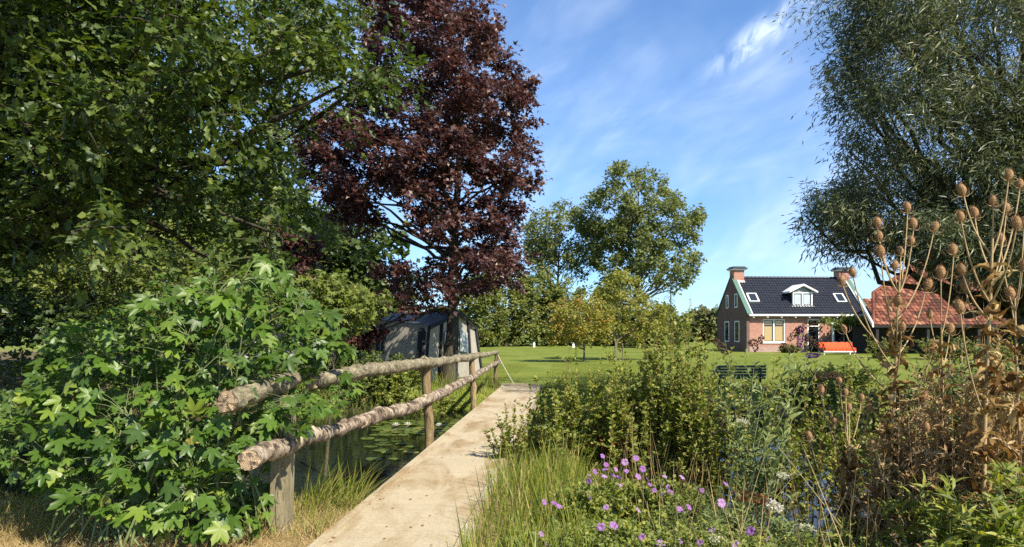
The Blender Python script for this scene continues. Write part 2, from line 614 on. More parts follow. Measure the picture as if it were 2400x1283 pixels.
def deck_mat(name, k=1.0):
    m, nt, b, out = new_mat(name)
    fine = noise_tex(nt, 55, 5, .7, stretch=(1, 1, 1))
    c = ramp(nt, fine, [(.3, (.42 * k, .345 * k, .225 * k)), (.7, (.63 * k, .545 * k, .385 * k))])
    grain = noise_tex(nt, 30, 4, .6, stretch=(.25, 6, 1))
    c = mixc(nt, ramp(nt, grain, [(.35, (.0, .0, .0)), (.7, (.5, .5, .5))]), c, mixc(nt, 1.0, c, (.72, .66, .56), 'MULTIPLY'))
    stain = noise_tex(nt, 1.5, 5, .62, stretch=(1.5, .55, 1), dist=.5)
    c = mixc(nt, ramp(nt, stain, [(.46, (0, 0, 0)), (.66, (1, 1, 1))]), c, mixc(nt, 1.0, c, (.66, .55, .41), 'MULTIPLY'))
    spots = noise_tex(nt, 9, 2, .4)
    c = mixc(nt, ramp(nt, spots, [(.735, (0, 0, 0)), (.765, (1, 1, 1))]), c, (.12, .09, .06))
    oi = nt.nodes.new('ShaderNodeObjectInfo')
    hv = nt.nodes.new('ShaderNodeHueSaturation')
    mr = nt.nodes.new('ShaderNodeMapRange')
    mr.inputs['To Min'].default_value = .95
    mr.inputs['To Max'].default_value = 1.03
    nt.links.new(oi.outputs['Random'], mr.inputs['Value'])
    nt.links.new(mr.outputs[0], hv.inputs['Value'])
    nt.links.new(c, hv.inputs['Color'])
    nt.links.new(hv.outputs[0], b.inputs['Base Color'])
    setin(b, Roughness=.85, Specular_IOR_Level=.25)
    bump(nt, b, fine, .25, .003)
    return m


M['deck'] = deck_mat('deck', .84)
M['grey_wood'] = deck_mat('grey_wood', .66)


def brick_mat(name, c1, c2, mortar, rot=False):
    m, nt, b, out = new_mat(name)
    tc = nt.nodes.new('ShaderNodeTexCoord')
    mp = nt.nodes.new('ShaderNodeMapping')
    mp.inputs['Rotation'].default_value = (R(90), 0, R(90) if rot else 0)
    nt.links.new(tc.outputs['Object'], mp.inputs[0])
    bt = nt.nodes.new('ShaderNodeTexBrick')
    sep = nt.nodes.new('ShaderNodeSeparateXYZ')
    nt.links.new(tc.outputs['Object'], sep.inputs[0])
    cb = nt.nodes.new('ShaderNodeCombineXYZ')
    nt.links.new(sep.outputs[1 if rot else 0], cb.inputs[0])
    nt.links.new(sep.outputs[2], cb.inputs[1])
    nt.links.new(cb.outputs[0], bt.inputs['Vector'])
    bt.inputs['Scale'].default_value = 1.0
    bt.inputs['Brick Width'].default_value = .23
    bt.inputs['Row Height'].default_value = .075
    bt.inputs['Mortar Size'].default_value = .008
    bt.inputs['Bias'].default_value = 0
    bt.inputs['Color1'].default_value = (*c1, 1)
    bt.inputs['Color2'].default_value = (*c2, 1)
    bt.inputs['Mortar'].default_value = (*mortar, 1)
    c = mixc(nt, noise_tex(nt, 1.2, 5, space='obj'), bt.outputs['Color'], mixc(nt, 1.0, bt.outputs['Color'], (.7, .66, .64), 'MULTIPLY'))
    nt.links.new(c, b.inputs['Base Color'])
    setin(b, Roughness=.9, Specular_IOR_Level=.2)
    iv = nt.nodes.new('ShaderNodeMath')
    iv.operation = 'SUBTRACT'
    iv.inputs[0].default_value = 1
    nt.links.new(bt.outputs['Fac'], iv.inputs[1])
    bump(nt, b, iv.outputs[0], .6, .012)
    return m


M['brick'] = brick_mat('brick', (.43, .19, .13), (.55, .28, .205), (.48, .38, .32))
M['brick_shaded'] = brick_mat('brick_shaded', (.15, .085, .065), (.21, .12, .095), (.18, .15, .13), True)  # darker copy of the facade brick; the gables' shade is in the colour
M['plinth'] = brick_mat('plinth', (.42, .26, .22), (.52, .36, .31), (.48, .42, .38))
M['black_tile'] = plain('black_tile', (.022, .024, .032), .42, .35, .3, 3)
M['white'] = plain('white', (.78, .78, .75), .5, .4, .05, 3)
M['green_paint'] = plain('green_paint', (.085, .165, .12), .5, .4, .1, 3)
M['dark_cap'] = plain('dark_cap', (.045, .045, .05), .6, .3, .2, 4)
M['blind'] = plain('blind', (.50, .36, .17), .7, .2, .15, 5)
M['dark_in'] = plain('dark_in', (.012, .012, .012), .8, .1, .2, 3)
M['grey_boards'] = plain('grey_boards', (.22, .25, .24), .6, .3, .1, 5)
M['orange'] = plain('orange', (.72, .10, .03), .7, .2, .15, 3)
M['canvas'] = plain('canvas', (.33, .30, .245), .9, .1, .15, 4, bumpk=.2)
M['canvas_dark'] = plain('canvas_dark', (.045, .052, .066), .55, .4, .25, 3)
M['canvas_strap'] = plain('canvas_strap', (.03, .033, .04), .8, .2, .2, 4)
M['cream'] = plain('cream', (.60, .55, .44), .5, .4, .1, 2)
M['rope'] = plain('rope', (.62, .60, .5), .8, .2, .1, 20)
M['dark_boards'] = plain('dark_boards', (.03, .028, .025), .8, .2, .35, 6)
M['bench_green'] = plain('bench_green', (.014, .035, .024), .35, .5, .3, 6)
M['teal_plastic'] = plain('teal_plastic', (.02, .20, .26), .4, .5, .1, 5)


def red_tile_mat():
    m, nt, b, out = new_mat('red_tile')
    a = nt.nodes.new('ShaderNodeAttribute')
    a.attribute_name = 'rnd'
    c = ramp(nt, a.outputs['Fac'], [(0, (.055, .025, .018)), (.4, (.16, .052, .03)), (.8, (.26, .09, .048)), (1, (.36, .17, .10))])
    c = mixc(nt, ramp(nt, noise_tex(nt, .9, 6, .7), [(.42, (0, 0, 0)), (.68, (1, 1, 1))]), c, mixc(nt, 1.0, c, (.42, .40, .38), 'MULTIPLY'))
    nt.links.new(c, b.inputs['Base Color'])
    setin(b, Roughness=.8, Specular_IOR_Level=.25)
    return m


M['red_tile'] = red_tile_mat()


def glass_mat(name, tint=(.02, .025, .03)):
    m, nt, b, out = new_mat(name)
    setin(b, Roughness=.05, Specular_IOR_Level=.8)
    b.inputs['Base Color'].default_value = (*tint, 1)
    return m


M['pane'] = glass_mat('pane')
M['pane_blind'] = glass_mat('pane_blind', (.42, .30, .13))
M['pane_pale'] = glass_mat('pane_pale', (.42, .47, .48))


def glass_over(name):
    m, nt, b, out = new_mat(name)
    setin(b, Roughness=.03, Transmission_Weight=1.0, IOR=1.02, Specular_IOR_Level=.5)
    b.inputs['Base Color'].default_value = (.9, .92, .92, 1)
    return m


M['clear_glass'] = glass_over('clear_glass')


def water_mat():
    m, nt, b, out = new_mat('water')
    b.inputs['Base Color'].default_value = (.010, .014, .008, 1)
    setin(b, Roughness=.03, IOR=1.33, Specular_IOR_Level=.5)
    f = noise_tex(nt, 3.2, 3, .5, stretch=(1, 1.6, 1))
    bump(nt, b, f, .10, .03)
    return m


M['water'] = water_mat()

# ------------------------------------------------------------------ terrain: lawn, banks, pond bed as one sheet
WATER_Z = -0.62
POND = [(-60, 8.5), (-20, 8.0), (-8, 7.4), (-3.6, 7.2), (-1.8, 7.3), (0.2, 8.6), (1.4, 9.1), (1.9, 7.4), (2.3, 6.4), (3.2, 6.15), (3.9, 7.0), (6, 7.6), (9, 7.8), (14, 8.6), (22, 8.5),
        (22, 12.5), (14, 13.2), (9.2, 13.3), (7.8, 14.6), (7.0, 17.2), (4.6, 18.4), (2.4, 19.6), (0.5, 20.2), (-1.2, 20.0), (-4, 19.2), (-8, 20.5), (-20, 23), (-60, 25)]


def seg_dist(x, y, poly):
    d = np.full(x.shape, 1e9)
    n = len(poly)
    for i in range(n):
        ax, ay = poly[i]
        bx, by = poly[(i + 1) % n]
        ex, ey = bx - ax, by - ay
        t = np.clip(((x - ax) * ex + (y - ay) * ey) / (ex * ex + ey * ey), 0, 1)
        d = np.minimum(d, np.hypot(x - ax - t * ex, y - ay - t * ey))
    return d


def pond_sd(x, y):
    x, y = np.asarray(x, float), np.asarray(y, float)
    out = np.full(x.shape, 1e9)
    for poly in (POND,):
        d = seg_dist(x, y, poly)
        ins = in_poly(x.ravel(), y.ravel(), poly).reshape(x.shape)
        out = np.minimum(out, np.where(ins, -d, d))
    return out


def ground_z(x, y):
    x, y = np.asarray(x, float), np.asarray(y, float)
    sd = pond_sd(x, y)
    wob = .035 * np.sin(x * 1.7 + 1.3 * np.sin(y * .8)) * np.sin(y * 1.3 + .6) + .02 * np.sin(x * 4.1 + y * 2.3)
    wob = wob * np.clip(1 - (np.hypot(x, y) - 15) / 25, .25, 1)
    t = np.clip((sd + .25) / 1.1, 0, 1)
    bank = -.85 + .85 * t * t * (3 - 2 * t)
    deep = np.clip(-sd - .25, 0, 1.0) * .5
    return bank - deep + wob * t - .02


def graded(lo, hi, d0, d1, step, far):
    a = list(np.arange(d0, d1 + 1e-6, step))
    s = step
    x = d1
    while x < hi:
        s *= far
        x += s
        a.append(min(x, hi))
    s = step
    x = d0
    while x > lo:
        s *= far
        x -= s
        a.insert(0, max(x, lo))
    return np.array(a)


gx = graded(-1200, 1200, -12, 14, .36, 1.15)
gy = graded(-40, 2600, 2, 24, .36, 1.1)
GX, GY = np.meshgrid(gx, gy)
GZ = ground_z(GX, GY)
nx, ny = len(gx), len(gy)
idx = np.arange(nx * ny).reshape(ny, nx)
quads = np.stack([idx[:-1, :-1], idx[:-1, 1:], idx[1:, 1:], idx[1:, :-1]], -1).reshape(-1, 4)


def ground_mat():
    m, nt, b, out = new_mat('ground')
    a = nt.nodes.new('ShaderNodeAttribute')
    a.attribute_name = 'rnd'      # 0 lawn, 0.5 dry bank, 1 wet soil
    n1 = noise_tex(nt, .35, 6, .65, stretch=(1, .5, 1))
    lawn = ramp(nt, n1, [(.28, (.125, .165, .028)), (.5, (.185, .215, .036)), (.75, (.27, .265, .07))])
    n2 = noise_tex(nt, 22, 5, .7)
    lawn = mixc(nt, ramp(nt, n2, [(.3, (0, 0, 0)), (.75, (.8, .8, .8))]), lawn, mixc(nt, 1.0, lawn, (.62, .68, .55), 'MULTIPLY'))
    n3 = noise_tex(nt, 1.3, 4, .6, stretch=(.35, 1.6, 1))
    lawn = mixc(nt, ramp(nt, n3, [(.35, (0, 0, 0)), (.65, (.75, .75, .75))]), lawn, mixc(nt, 1.0, lawn, (.66, .74, .62), 'MULTIPLY'))
    n4 = noise_tex(nt, 5, 5, .7)
    lawn = mixc(nt, ramp(nt, n4, [(.58, (0, 0, 0)), (.72, (.6, .6, .6))]), lawn, (.34, .29, .11))
    dry = ramp(nt, noise_tex(nt, 9, 6, .7), [(.25, (.12, .085, .04)), (.5, (.30, .22, .10)), (.75, (.42, .32, .16))])
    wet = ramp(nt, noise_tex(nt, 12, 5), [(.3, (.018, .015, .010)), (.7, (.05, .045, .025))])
    f1 = nt.nodes.new('ShaderNodeMapRange')
    f1.inputs['From Min'].default_value = .1
    f1.inputs['From Max'].default_value = .5
    nt.links.new(a.outputs['Fac'], f1.inputs['Value'])
    f2 = nt.nodes.new('ShaderNodeMapRange')
    f2.inputs['From Min'].default_value = .6
    f2.inputs['From Max'].default_value = .9
    nt.links.new(a.outputs['Fac'], f2.inputs['Value'])
    c = mixc(nt, f1.outputs[0], lawn, dry)
    c = mixc(nt, f2.outputs[0], c, wet)
    nt.links.new(c, b.inputs['Base Color'])
    setin(b, Roughness=.95, Specular_IOR_Level=.1)
    bump(nt, b, n2, .7, .04)
    return m


M['ground'] = ground_mat()
sdg = pond_sd(GX, GY)
zone = np.where((GY < 12) & (GY < 9.5 + 0 * GX), .5, 0.0)
zone = np.where((GX > .3) & (GY < 9.5), .72, zone)
zone = np.where(GY < -1, .0, zone)
zone = np.where((sdg < .45) & (GY < 19.9), .95, zone)
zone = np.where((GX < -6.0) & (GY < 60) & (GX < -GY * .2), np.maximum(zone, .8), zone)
o = mesh_np('ground', np.stack([GX.ravel(), GY.ravel(), GZ.ravel()], -1), quads, M['ground'], rnd=zone.ravel(), smooth=True)
tag(o, 'mown green lawn with pond banks and dry grassy near edge', kind='structure')

wv = [(-90, 5, WATER_Z), (40, 5, WATER_Z), (40, 56, WATER_Z), (-90, 56, WATER_Z)]
o = mesh_np('pond_water', wv, [(0, 1, 2, 3)], M['water'])
tag(o, 'dark still pond water below the footbridge', kind='structure')

# ------------------------------------------------------------------ footbridge
BDIR = np.array([.0769, 1.0])
BDIR = BDIR / np.linalg.norm(BDIR)
BNRM = np.array([BDIR[1], -BDIR[0]])          # to the right


def bx_at(Y):
    return -.906 + (Y - 5.19) * .0769


BW = 1.15
bridge = empty('footbridge', (bx_at(4.0), 4.0, 0), label='pale wooden footbridge over the pond with a rustic log handrail', cat='footbridge')
brot = np.array([[BNRM[0], BDIR[0], 0], [BNRM[1], BDIR[1], 0], [0, 0, 1.0]])
pitch, nplank = .21, 82
y0 = 3.35
S = Soup()
S.box((0, 0, 0), (BW, pitch - .004, .045), brot)
first = S.build('plank', M['deck'], None)
pl_mesh = first.data
for i in range(nplank):
    Y = y0 + i * pitch * BDIR[1]
    ob = first if i == 0 else bpy.data.objects.new('plank', pl_mesh)
    if i:
        COL.objects.link(ob)
    ob.parent = bridge
    ob.location = (bx_at(Y) - bridge.location.x + rng.normal(0, .002), Y - 4.0, .0 + rng.normal(0, .0004))
    ob.rotation_euler = (0, 0, rng.normal(0, .0012))
Yend = y0 + nplank * pitch * BDIR[1]
for s, nm in ((-1, 'edge_strip'), (1, 'edge_strip')):
    S = Soup()
    for Ya, Yb in ((3.3, 7.9), (7.91, 12.4), (12.41, 16.9), (16.91, Yend - .1)):
        c = np.array([bx_at((Ya + Yb) / 2), (Ya + Yb) / 2, .034])
        c[:2] += BNRM * s * (BW / 2 - .045)
        S.box(c, (.075, (Yb - Ya) / BDIR[1], .022), brot)
    S.build(nm, M['deck'], bridge)
for s in (-1, 1):
    S = Soup()
    Ya, Yb = 6.2, Yend
    c = np.array([bx_at((Ya + Yb) / 2), (Ya + Yb) / 2, -.145])
    c[:2] += BNRM * s * (BW / 2 - .03)
    S.box(c, (.06, (Yb - Ya) / BDIR[1], .24), brot)
    S.build('side_beam', M['grey_wood'], bridge)
S = Soup()
for Y in (9.85, 14.5):
    for s in (-.45, .45):
        p = np.array([bx_at(Y), Y, 0])
        p[:2] += BNRM * s
        v, f = tubes([[p + (0, 0, -1.6), p + (0, 0, -.8), p + (0, 0, -.26)]], np.full((1, 3), .07), 8)
        S.add(v, f)
S.build('pile', M['post'], bridge, True)
for k, dz, hh in ((0, .03, .075), (1, .035, .08)):
    S = Soup()
    c = np.array([bx_at(Yend + .12 + k * .17), Yend + .12 + k * .17, dz])
    S.box(c, (BW + .06, .15, hh), brot)
    S.build('end_board', M['grey_wood'], bridge)


def log(name, pts, r0, r1, mat, sides=16, K=70, rough=.16, seed=0, knots=6, endcaps=True):
    pts = np.array(pts, float)
    # Catmull-like resample
    d = np.concatenate([[0], np.cumsum(np.linalg.norm(np.diff(pts, axis=0), axis=1))])
    t = np.linspace(0, d[-1], K)
    path = np.stack([np.interp(t, d, pts[:, i]) for i in range(3)], -1)
    ker = np.ones(9) / 9
    for i in range(3):
        pad = np.pad(path[:, i], 4, mode='reflect', reflect_type='odd')
        path[:, i] = np.convolve(pad, ker, 'valid')
    for k in range(K):
        path[k, 2] += .030 * mnoise.noise(Vector((k * .07 + seed, 0, seed)))
        path[k, 0] += .026 * mnoise.noise(Vector((k * .12 + seed, 5, seed)))
    rad = np.linspace(r0, r1, K)
    kn = [(rng.uniform(0, K), rng.uniform(0, 6.28), rng.uniform(.25, .7)) for _ in range(knots)]
    v, f = tubes(path[None], rad[None], sides)
    v = v.reshape(K, sides, 3)
    for k in range(K):
        for s in range(sides):
            off = v[k, s] - path[k]
            n = mnoise.noise(Vector(v[k, s]) * 9 + Vector((seed, 0, 0))) * rough + mnoise.noise(Vector(v[k, s]) * 32) * rough * .6
            for kk, ka, kh in kn:
                da = (s / sides * 6.283 - ka + 3.14159) % 6.28318 - 3.14159
                n += kh * math.exp(-((k - kk) / 1.3) ** 2 - (da / .5) ** 2)
            v[k, s] = path[k] + off * (1 + n)
    o = mesh_np(name, v.reshape(-1, 3), f, mat, bridge, smooth=True)
    if endcaps:
        for k, sg in ((0, -1), (K - 1, 1)):
            c = path[k] + nrmz(path[k] - path[k + (1 if k == 0 else -1)]) * .006
            cv = np.vstack([v[k], c])
            cv[:sides] += rng.normal(0, .006, (sides, 3))
            cf = [[sides, (i + 1) % sides, i] if sg < 0 else [sides, i, (i + 1) % sides] for i in range(sides)]
            eo = mesh_np('sawn_end', cv, np.array(cf), M['log_end'], None, local=c)
            eo.parent = o
            eo.location = c - np.array(bridge.location)
    return o


log('rail_log', [P(530, 944, 4.85), P(600, 915, 5.3), P(688, 893, 5.95)], .076, .070, M['log'], K=70, seed=1, rough=.34, knots=5)
log('rail_log', [P(728, 893, 6.1), P(870, 868, 7.7), P(1003, 851, 9.85), P(1108, 837, 14.5), P(1166, 826, 21.2)], .072, .052, M['log'], K=220, seed=2, rough=.34, knots=16)
log('rail_log', [P(585, 1078, 4.75), P(670, 1042, 5.55), P(790, 1007, 6.9), P(850, 985, 7.6)], .072, .066, M['birch'], K=80, seed=3, rough=.2, knots=5)
log('rail_log', [P(842, 992, 7.5), P(920, 965, 8.5), P(1003, 938, 9.75), P(1108, 884, 14.4), P(1172, 846, 21.4)], .076, .050, M['birch'], K=190, seed=4, rough=.3, knots=16)
# posts
S = Soup()
pb = P(661, 1245, 5.62)
S.box((pb[0], pb[1], .31), (.15, .13, 1.56), np.array([[1, .0, .03], [0, 1, 0], [-.03, 0, 1]]))
S.build('post', M['post_square'], bridge)


def round_post(bpx, bpy_, tpx, tpy, Y, r):
    b, t = P(bpx, bpy_, Y), P(tpx, tpy, Y)
    d = b - t
    log('post', [b + d * .55, b, (b + t) / 2 + (rng.normal(0, .01), 0, 0), t], r * 1.05, r * .95, M['post'], sides=12, K=26, seed=Y, rough=.12, knots=3)


round_post(1006, 1040, 1000, 856, 9.95, .068)
round_post(1110, 958, 1107, 842, 14.6, .062)
round_post(1161, 905, 1165, 832, 20.9, .06)
# thin cord running down from the last post to the lawn
pa, pc = P(1167, 832, 20.85), P(1205, 878, 19.9)
pc[2] = .12
v, f = tubes(bez(pa, (pa + pc) / 2 + (0, 0, -.06), pc, 8), np.full((1, 8), .008), 5)
o = mesh_np('cord', v, f, M['rope'], smooth=True)
tag(o, 'thin pale cord slanting down from the last rail post to the lawn', 'cord')


# ------------------------------------------------------------------ trees
def sample_clumps(poly, n, Y, depth, rmin, rmax, holes=(), g=None, axis=None, edge=.0):
    """clump centres inside a photo outline, spread in depth as a rounded crown"""
    g = g or rng
    poly = np.array(poly, float)
    lo, hi = poly.min(0), poly.max(0)
    out = []
    while len(out) < n:
        px = g.uniform(lo[0], hi[0], 400)
        py = g.uniform(lo[1], hi[1], 400)
        ok = in_poly(px, py, poly)
        for h in holes:
            ok &= ~in_poly(px, py, h)
        for a, b in zip(px[ok], py[ok]):
            # half width of the outline at this height
            m = np.abs(np.linspace(lo[0], hi[0], 60))
            line = np.linspace(lo[0], hi[0], 60)
            ins = in_poly(line, np.full(60, b), poly)
            if ins.sum() < 2:
                continue
            l, r = line[ins].min(), line[ins].max()
            c = (l + r) / 2
            q = 1 - ((a - c) / max(1, (r - l) / 2)) ** 2
            dy = g.uniform(-1, 1) * depth * math.sqrt(max(.06, q))
            p = P(a, b, Y + dy)
            out.append((*p, g.uniform(rmin, rmax)))
            if len(out) >= n:
                break
    return np.array(out)


def make_tree(name, label, cat, base, top, clumps, nt, nl, leaf, T, mat, bark, trunk_r, flat=.65, up=.35, group=None, twig_r=.012,
              limbs=None, droop=0.25, wander=.3, nrm_up=.75, crown_name='crown', start=.25, sides=9, twigs=True, spread=.5, lsize_var=.25, limb_k=.06, bias=None, rise=(.35, .9), face=1.0, twig_frac=.6):
    g = np.random.default_rng(abs(hash(label)) % 1000 if False else sum(map(ord, label)))
    base, top = np.array(base, float), np.array(top, float)
    root = empty(name, base, label=label, cat=cat, group=group)
    C = len(clumps)
    cen, rad = clumps[:, :3], clumps[:, 3]
    # trunk
    K = 16
    t = np.linspace(0, 1, K)[:, None]
    tp = base + (top - base) * t
    H = np.linalg.norm(top - base)
    w = np.cumsum(g.normal(0, 1, (K, 2)), 0) * H * .006 * wander
    w -= w[0]
    tp[:, :2] += w
    tr = trunk_r * (1 - .93 * t[:, 0]) * (1 + .5 * np.exp(-t[:, 0] * 22))
    S = Soup()
    tp2 = tp.copy()
    tp2[0, 2] -= .25
    v, f = tubes(tp2[None], tr[None], sides)
    S.add(v, f)
    # limbs to a subset of clumps
    nlimb = limbs or min(C, 60)
    pick = g.permutation(C)[:nlimb]
    ends = cen[pick]
    horiz = np.hypot(ends[:, 0] - base[0], ends[:, 1] - base[1])
    zs = np.clip(ends[:, 2] - horiz * g.uniform(*rise, nlimb) - .05 * H, base[2] + H * start, base[2] + H * .96)
    fr = np.clip((zs - base[2]) / max(.1, top[2] - base[2]), 0, 1)
    st = np.stack([np.interp(fr, t[:, 0], tp[:, i]) for i in range(3)], -1)
    ctl = st * .45 + ends * .55
    ctl[:, 2] += horiz * g.uniform(-.12, .22, nlimb)
    ctl += g.normal(0, .06, (nlimb, 3)) * horiz[:, None]
    Kl = 9
    paths = bez(st, ctl, ends, Kl)
    wob = g.normal(0, 1, (nlimb, Kl, 3)) * (horiz * .02)[:, None, None]
    wob[:, 0] = 0
    paths += wob
    r0 = np.interp(fr, t[:, 0], tr) * g.uniform(.25, .55, nlimb) + .008
    r0 = np.minimum(r0, .03 + limb_k * horiz * .35)
    rr = r0[:, None] * (1 - .85 * np.linspace(0, 1, Kl))[None]
    v, f = tubes(paths, rr, 6)
    S.add(v, f)
    # twigs and leaves
    d = nrmz(g.normal(size=(C, nt, 3)) * np.array([1, 1, flat]) + np.array([0, 0, up]))
    L = rad[:, None] * g.uniform(.55, 1.15, (C, nt))
    s0 = cen[:, None] + g.normal(0, .22, (C, nt, 3)) * rad[:, None, None]
    ctl = s0 + d * (L * .55)[..., None]
    end = s0 + d * L[..., None]
    end[..., 2] -= droop * L
    if bias is not None:
        end += np.array(bias) * L[..., None]
    if twigs:
        pth = bez(s0.reshape(-1, 3), ctl.reshape(-1, 3), end.reshape(-1, 3), 3)
        pth = pth[g.uniform(size=len(pth)) < twig_frac]
        v, f = tubes(pth, np.array([[1, .7, .25]]) * twig_r, 3)
        S.add(v, f)
    S.build('trunk', bark, root, True)
    tt = np.sqrt(g.uniform(.04, 1, (C, nt, nl)))[..., None]
    pos = (1 - tt) ** 2 * s0[:, :, None] + 2 * tt * (1 - tt) * ctl[:, :, None] + tt * tt * end[:, :, None]
    N = C * nt * nl
    tang = nrmz(end - s0)
    dirs = (np.repeat(tang[:, :, None], nl, 2) * .7).reshape(-1, 3) + g.normal(0, 1, (N, 3)) * np.array([1, 1, .55]) * .75
    dirs[:, 2] -= droop
    dirs = nrmz(dirs)
    pos = pos.reshape(-1, 3) + dirs * leaf * .15 + g.normal(0, spread, (N, 3)) * leaf
    nn = nrmz(np.array([.26 * face, -.30 * face, nrm_up]) + g.normal(0, .5, (N, 3)))
    size = leaf * g.uniform(1 - lsize_var, 1 + lsize_var, N)
    crnd = np.repeat(g.uniform(0, 1, C), nt * nl)
    rnd = np.clip(g.uniform(0, 1, N) * .68 + crnd * .32, 0, 1)
    v, f, r = leaves(T, pos, dirs, nn, size, rnd)
    mesh_np(crown_name, v, f, mat, root, r)
    return root


G = np.random.default_rng

# far woodland and hedge trees --------------------------------------------------
far_specs = [(1592, 757, 46), (1618, 742, 52), (1648, 735, 54), (1676, 728, 54), (1704, 735, 50), (1560, 772, 40)]
for i, (px, top, w) in enumerate(far_specs):
    Y = 118 + (i % 3) * 5
    poly = [(px - w * .35, 806), (px - w * .62, 785), (px - w * .5, top + 14), (px - 5, top - 4), (px + w * .4, top + 12), (px + w * .6, 785), (px + w * .3, 806)]
    cl = sample_clumps(poly, 34, Y, 3, .7, 1.2, g=G(40 + i))
    b = P(px, 0, Y); b[2] = -.05
    make_tree('woodland_tree', 'hazy olive-green tree of the far wood, ' + ['second from the conifer', 'third from the conifer', 'fourth from the conifer', 'just left of the farmhouse gable', 'half hidden by the farmhouse gable', 'lowest, nearest the conifer'][i], 'tree', b, P(px, top + 10, Y), cl, 9, 9, .62, T_WIDE, M['far_leaf'], M['bark'], .2, group='trees of the far wood', twigs=False, limbs=10)

back_specs = [  # px centre, half width, top, Y, leaf material, label
    (1128, 46, 640, 78, 'hedge_leaf', 'bushy green tree closest to the tent in the row behind the lawn'),
    (1185, 66, 622, 82, 'hedge_leaf', 'broad dense green tree second from the tent behind the lawn'),
    (1258, 62, 640, 84, 'hedge_leaf', 'rounded green tree third from the tent behind the lawn'),
    (1325, 56, 656, 86, 'hedge_leaf', 'dark green tree behind the orange-tinted rowan at the lawn edge'),
    (1400, 60, 700, 88, 'hedge_leaf', 'dark low tree under the tall ash at the lawn edge'),
    (1545, 52, 716, 74, 'hedge_leaf', 'dark green bush between the rowan and the far wood'),
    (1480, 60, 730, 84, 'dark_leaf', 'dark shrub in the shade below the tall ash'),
]
for i, (px, hw, top, Y, mt, lab) in enumerate(back_specs):
    poly = [(px - hw * .8, 808), (px - hw * 1.05, 770), (px - hw * .95, top + 45), (px - hw * .5, top + 8), (px + hw * .1, top), (px + hw * .6, top + 14),
            (px + hw * 1.0, top + 50), (px + hw * 1.05, 775), (px + hw * .8, 808)]
    cl = sample_clumps(poly, 110, Y, 2.6, .45, .9, g=G(60 + i))
    b = P(px, 0, Y); b[2] = -.05
    make_tree('garden_tree', lab, 'tree', b, P(px, top + 25, Y), cl, 10, 9, .30, T_WIDE, M[mt], M['bark'], .16, twigs=False, limbs=24)

# tall ash pair
poly = [(1385, 720), (1400, 640), (1385, 560), (1360, 500), (1385, 465), (1420, 440), (1412, 400), (1455, 388), (1500, 392), (1540, 405), (1565, 425), (1570, 452), (1615, 462),
        (1628, 490), (1660, 515), (1640, 540), (1625, 565), (1638, 600), (1640, 640), (1610, 672), (1560, 690), (1520, 690), (1480, 735), (1420, 760)]
holes = [[(1490, 640), (1530, 640), (1545, 700), (1500, 720)], [(1575, 545), (1600, 540), (1605, 565), (1580, 570)], [(1402, 470), (1425, 455), (1432, 480), (1410, 500)],
         [(1540, 500), (1562, 498), (1560, 520), (1542, 525)]]
cl = sample_clumps(poly, 275, 97, 7.0, .6, 1.2, holes, G(80))
b = P(1492, 0, 97); b[2] = -.1
make_tree('ash_tree', 'tallest green ash tree in mid-lawn with a wide airy crown', 'tree', b, P(1497, 430, 97), cl, 9, 10, .50, T_SIMPLE, M['ash_leaf'], M['bark_pale'], .42, limbs=110, twig_r=.02, droop=.3)
poly = [(1240, 660), (1228, 600), (1235, 540), (1262, 490), (1310, 474), (1350, 482), (1400, 500), (1410, 560), (1395, 620), (1370, 650), (1335, 640), (1310, 600), (1280, 650)]
cl = sample_clumps(poly, 150, 101, 5.0, .6, 1.15, [], G(81))
b = P(1303, 0, 101); b[2] = -.1
make_tree('ash_tree', 'paler thinner ash tree with forked stem left of the tallest ash', 'tree', b, P(1312, 520, 101), cl, 8, 9, .46, T_SIMPLE, M['ash_leaf'], M['bark_pale'], .30, limbs=60, twig_r=.02, droop=.3)

# rowans on the lawn
poly = [(1290, 792), (1292, 745), (1325, 708), (1368, 695), (1410, 708), (1440, 745), (1430, 795), (1385, 805), (1350, 795), (1320, 805)]
cl = sample_clumps(poly, 66, 38, 1.2, .28, .5, [], G(90))
b = P(1368, 0, 38.5); b[2] = -.05
make_tree('rowan_tree', 'small staked lawn tree turning orange and yellow', 'tree', b, P(1374, 730, 38.5), cl, 9, 9, .15, T_SIMPLE, M['rowan_leaf'], M['bark_pale'], .06, limbs=20, twig_r=.008)
poly = [(1390, 790), (1385, 720), (1410, 665), (1450, 635), (1490, 655), (1520, 690), (1560, 735), (1562, 780), (1520, 800), (1470, 795), (1430, 805)]
cl = sample_clumps(poly, 105, 41, 1.7, .28, .55, [], G(91))
b = P(1442, 0, 40.5); b[2] = -.05
make_tree('rowan_tree', 'larger yellow-green lawn tree just right of the orange one', 'tree', b, P(1452, 670, 41), cl, 9, 9, .16, T_SIMPLE, M['rowan_green'], M['bark_pale'], .08, limbs=36, twig_r=.01)
for i, (px, py, Y, lab) in enumerate([(1442, 795, 39.7, 'thin pale wooden stake left of the pair under the yellow-green tree'), (1459, 805, 40.0, 'thin pale wooden stake right of the pair under the yellow-green tree')]):
    t = P(px, py, Y)
    v, f = tubes([[(t[0], Y, -.2), (t[0] + .01, Y, .8), (t[0], Y, t[2])]], np.full((1, 3), .035), 6)
    o = mesh_np('tree_stake', v, f, M['bark_pale'], smooth=True)
    tag(o, lab, 'stake', 'stakes of the lawn trees')
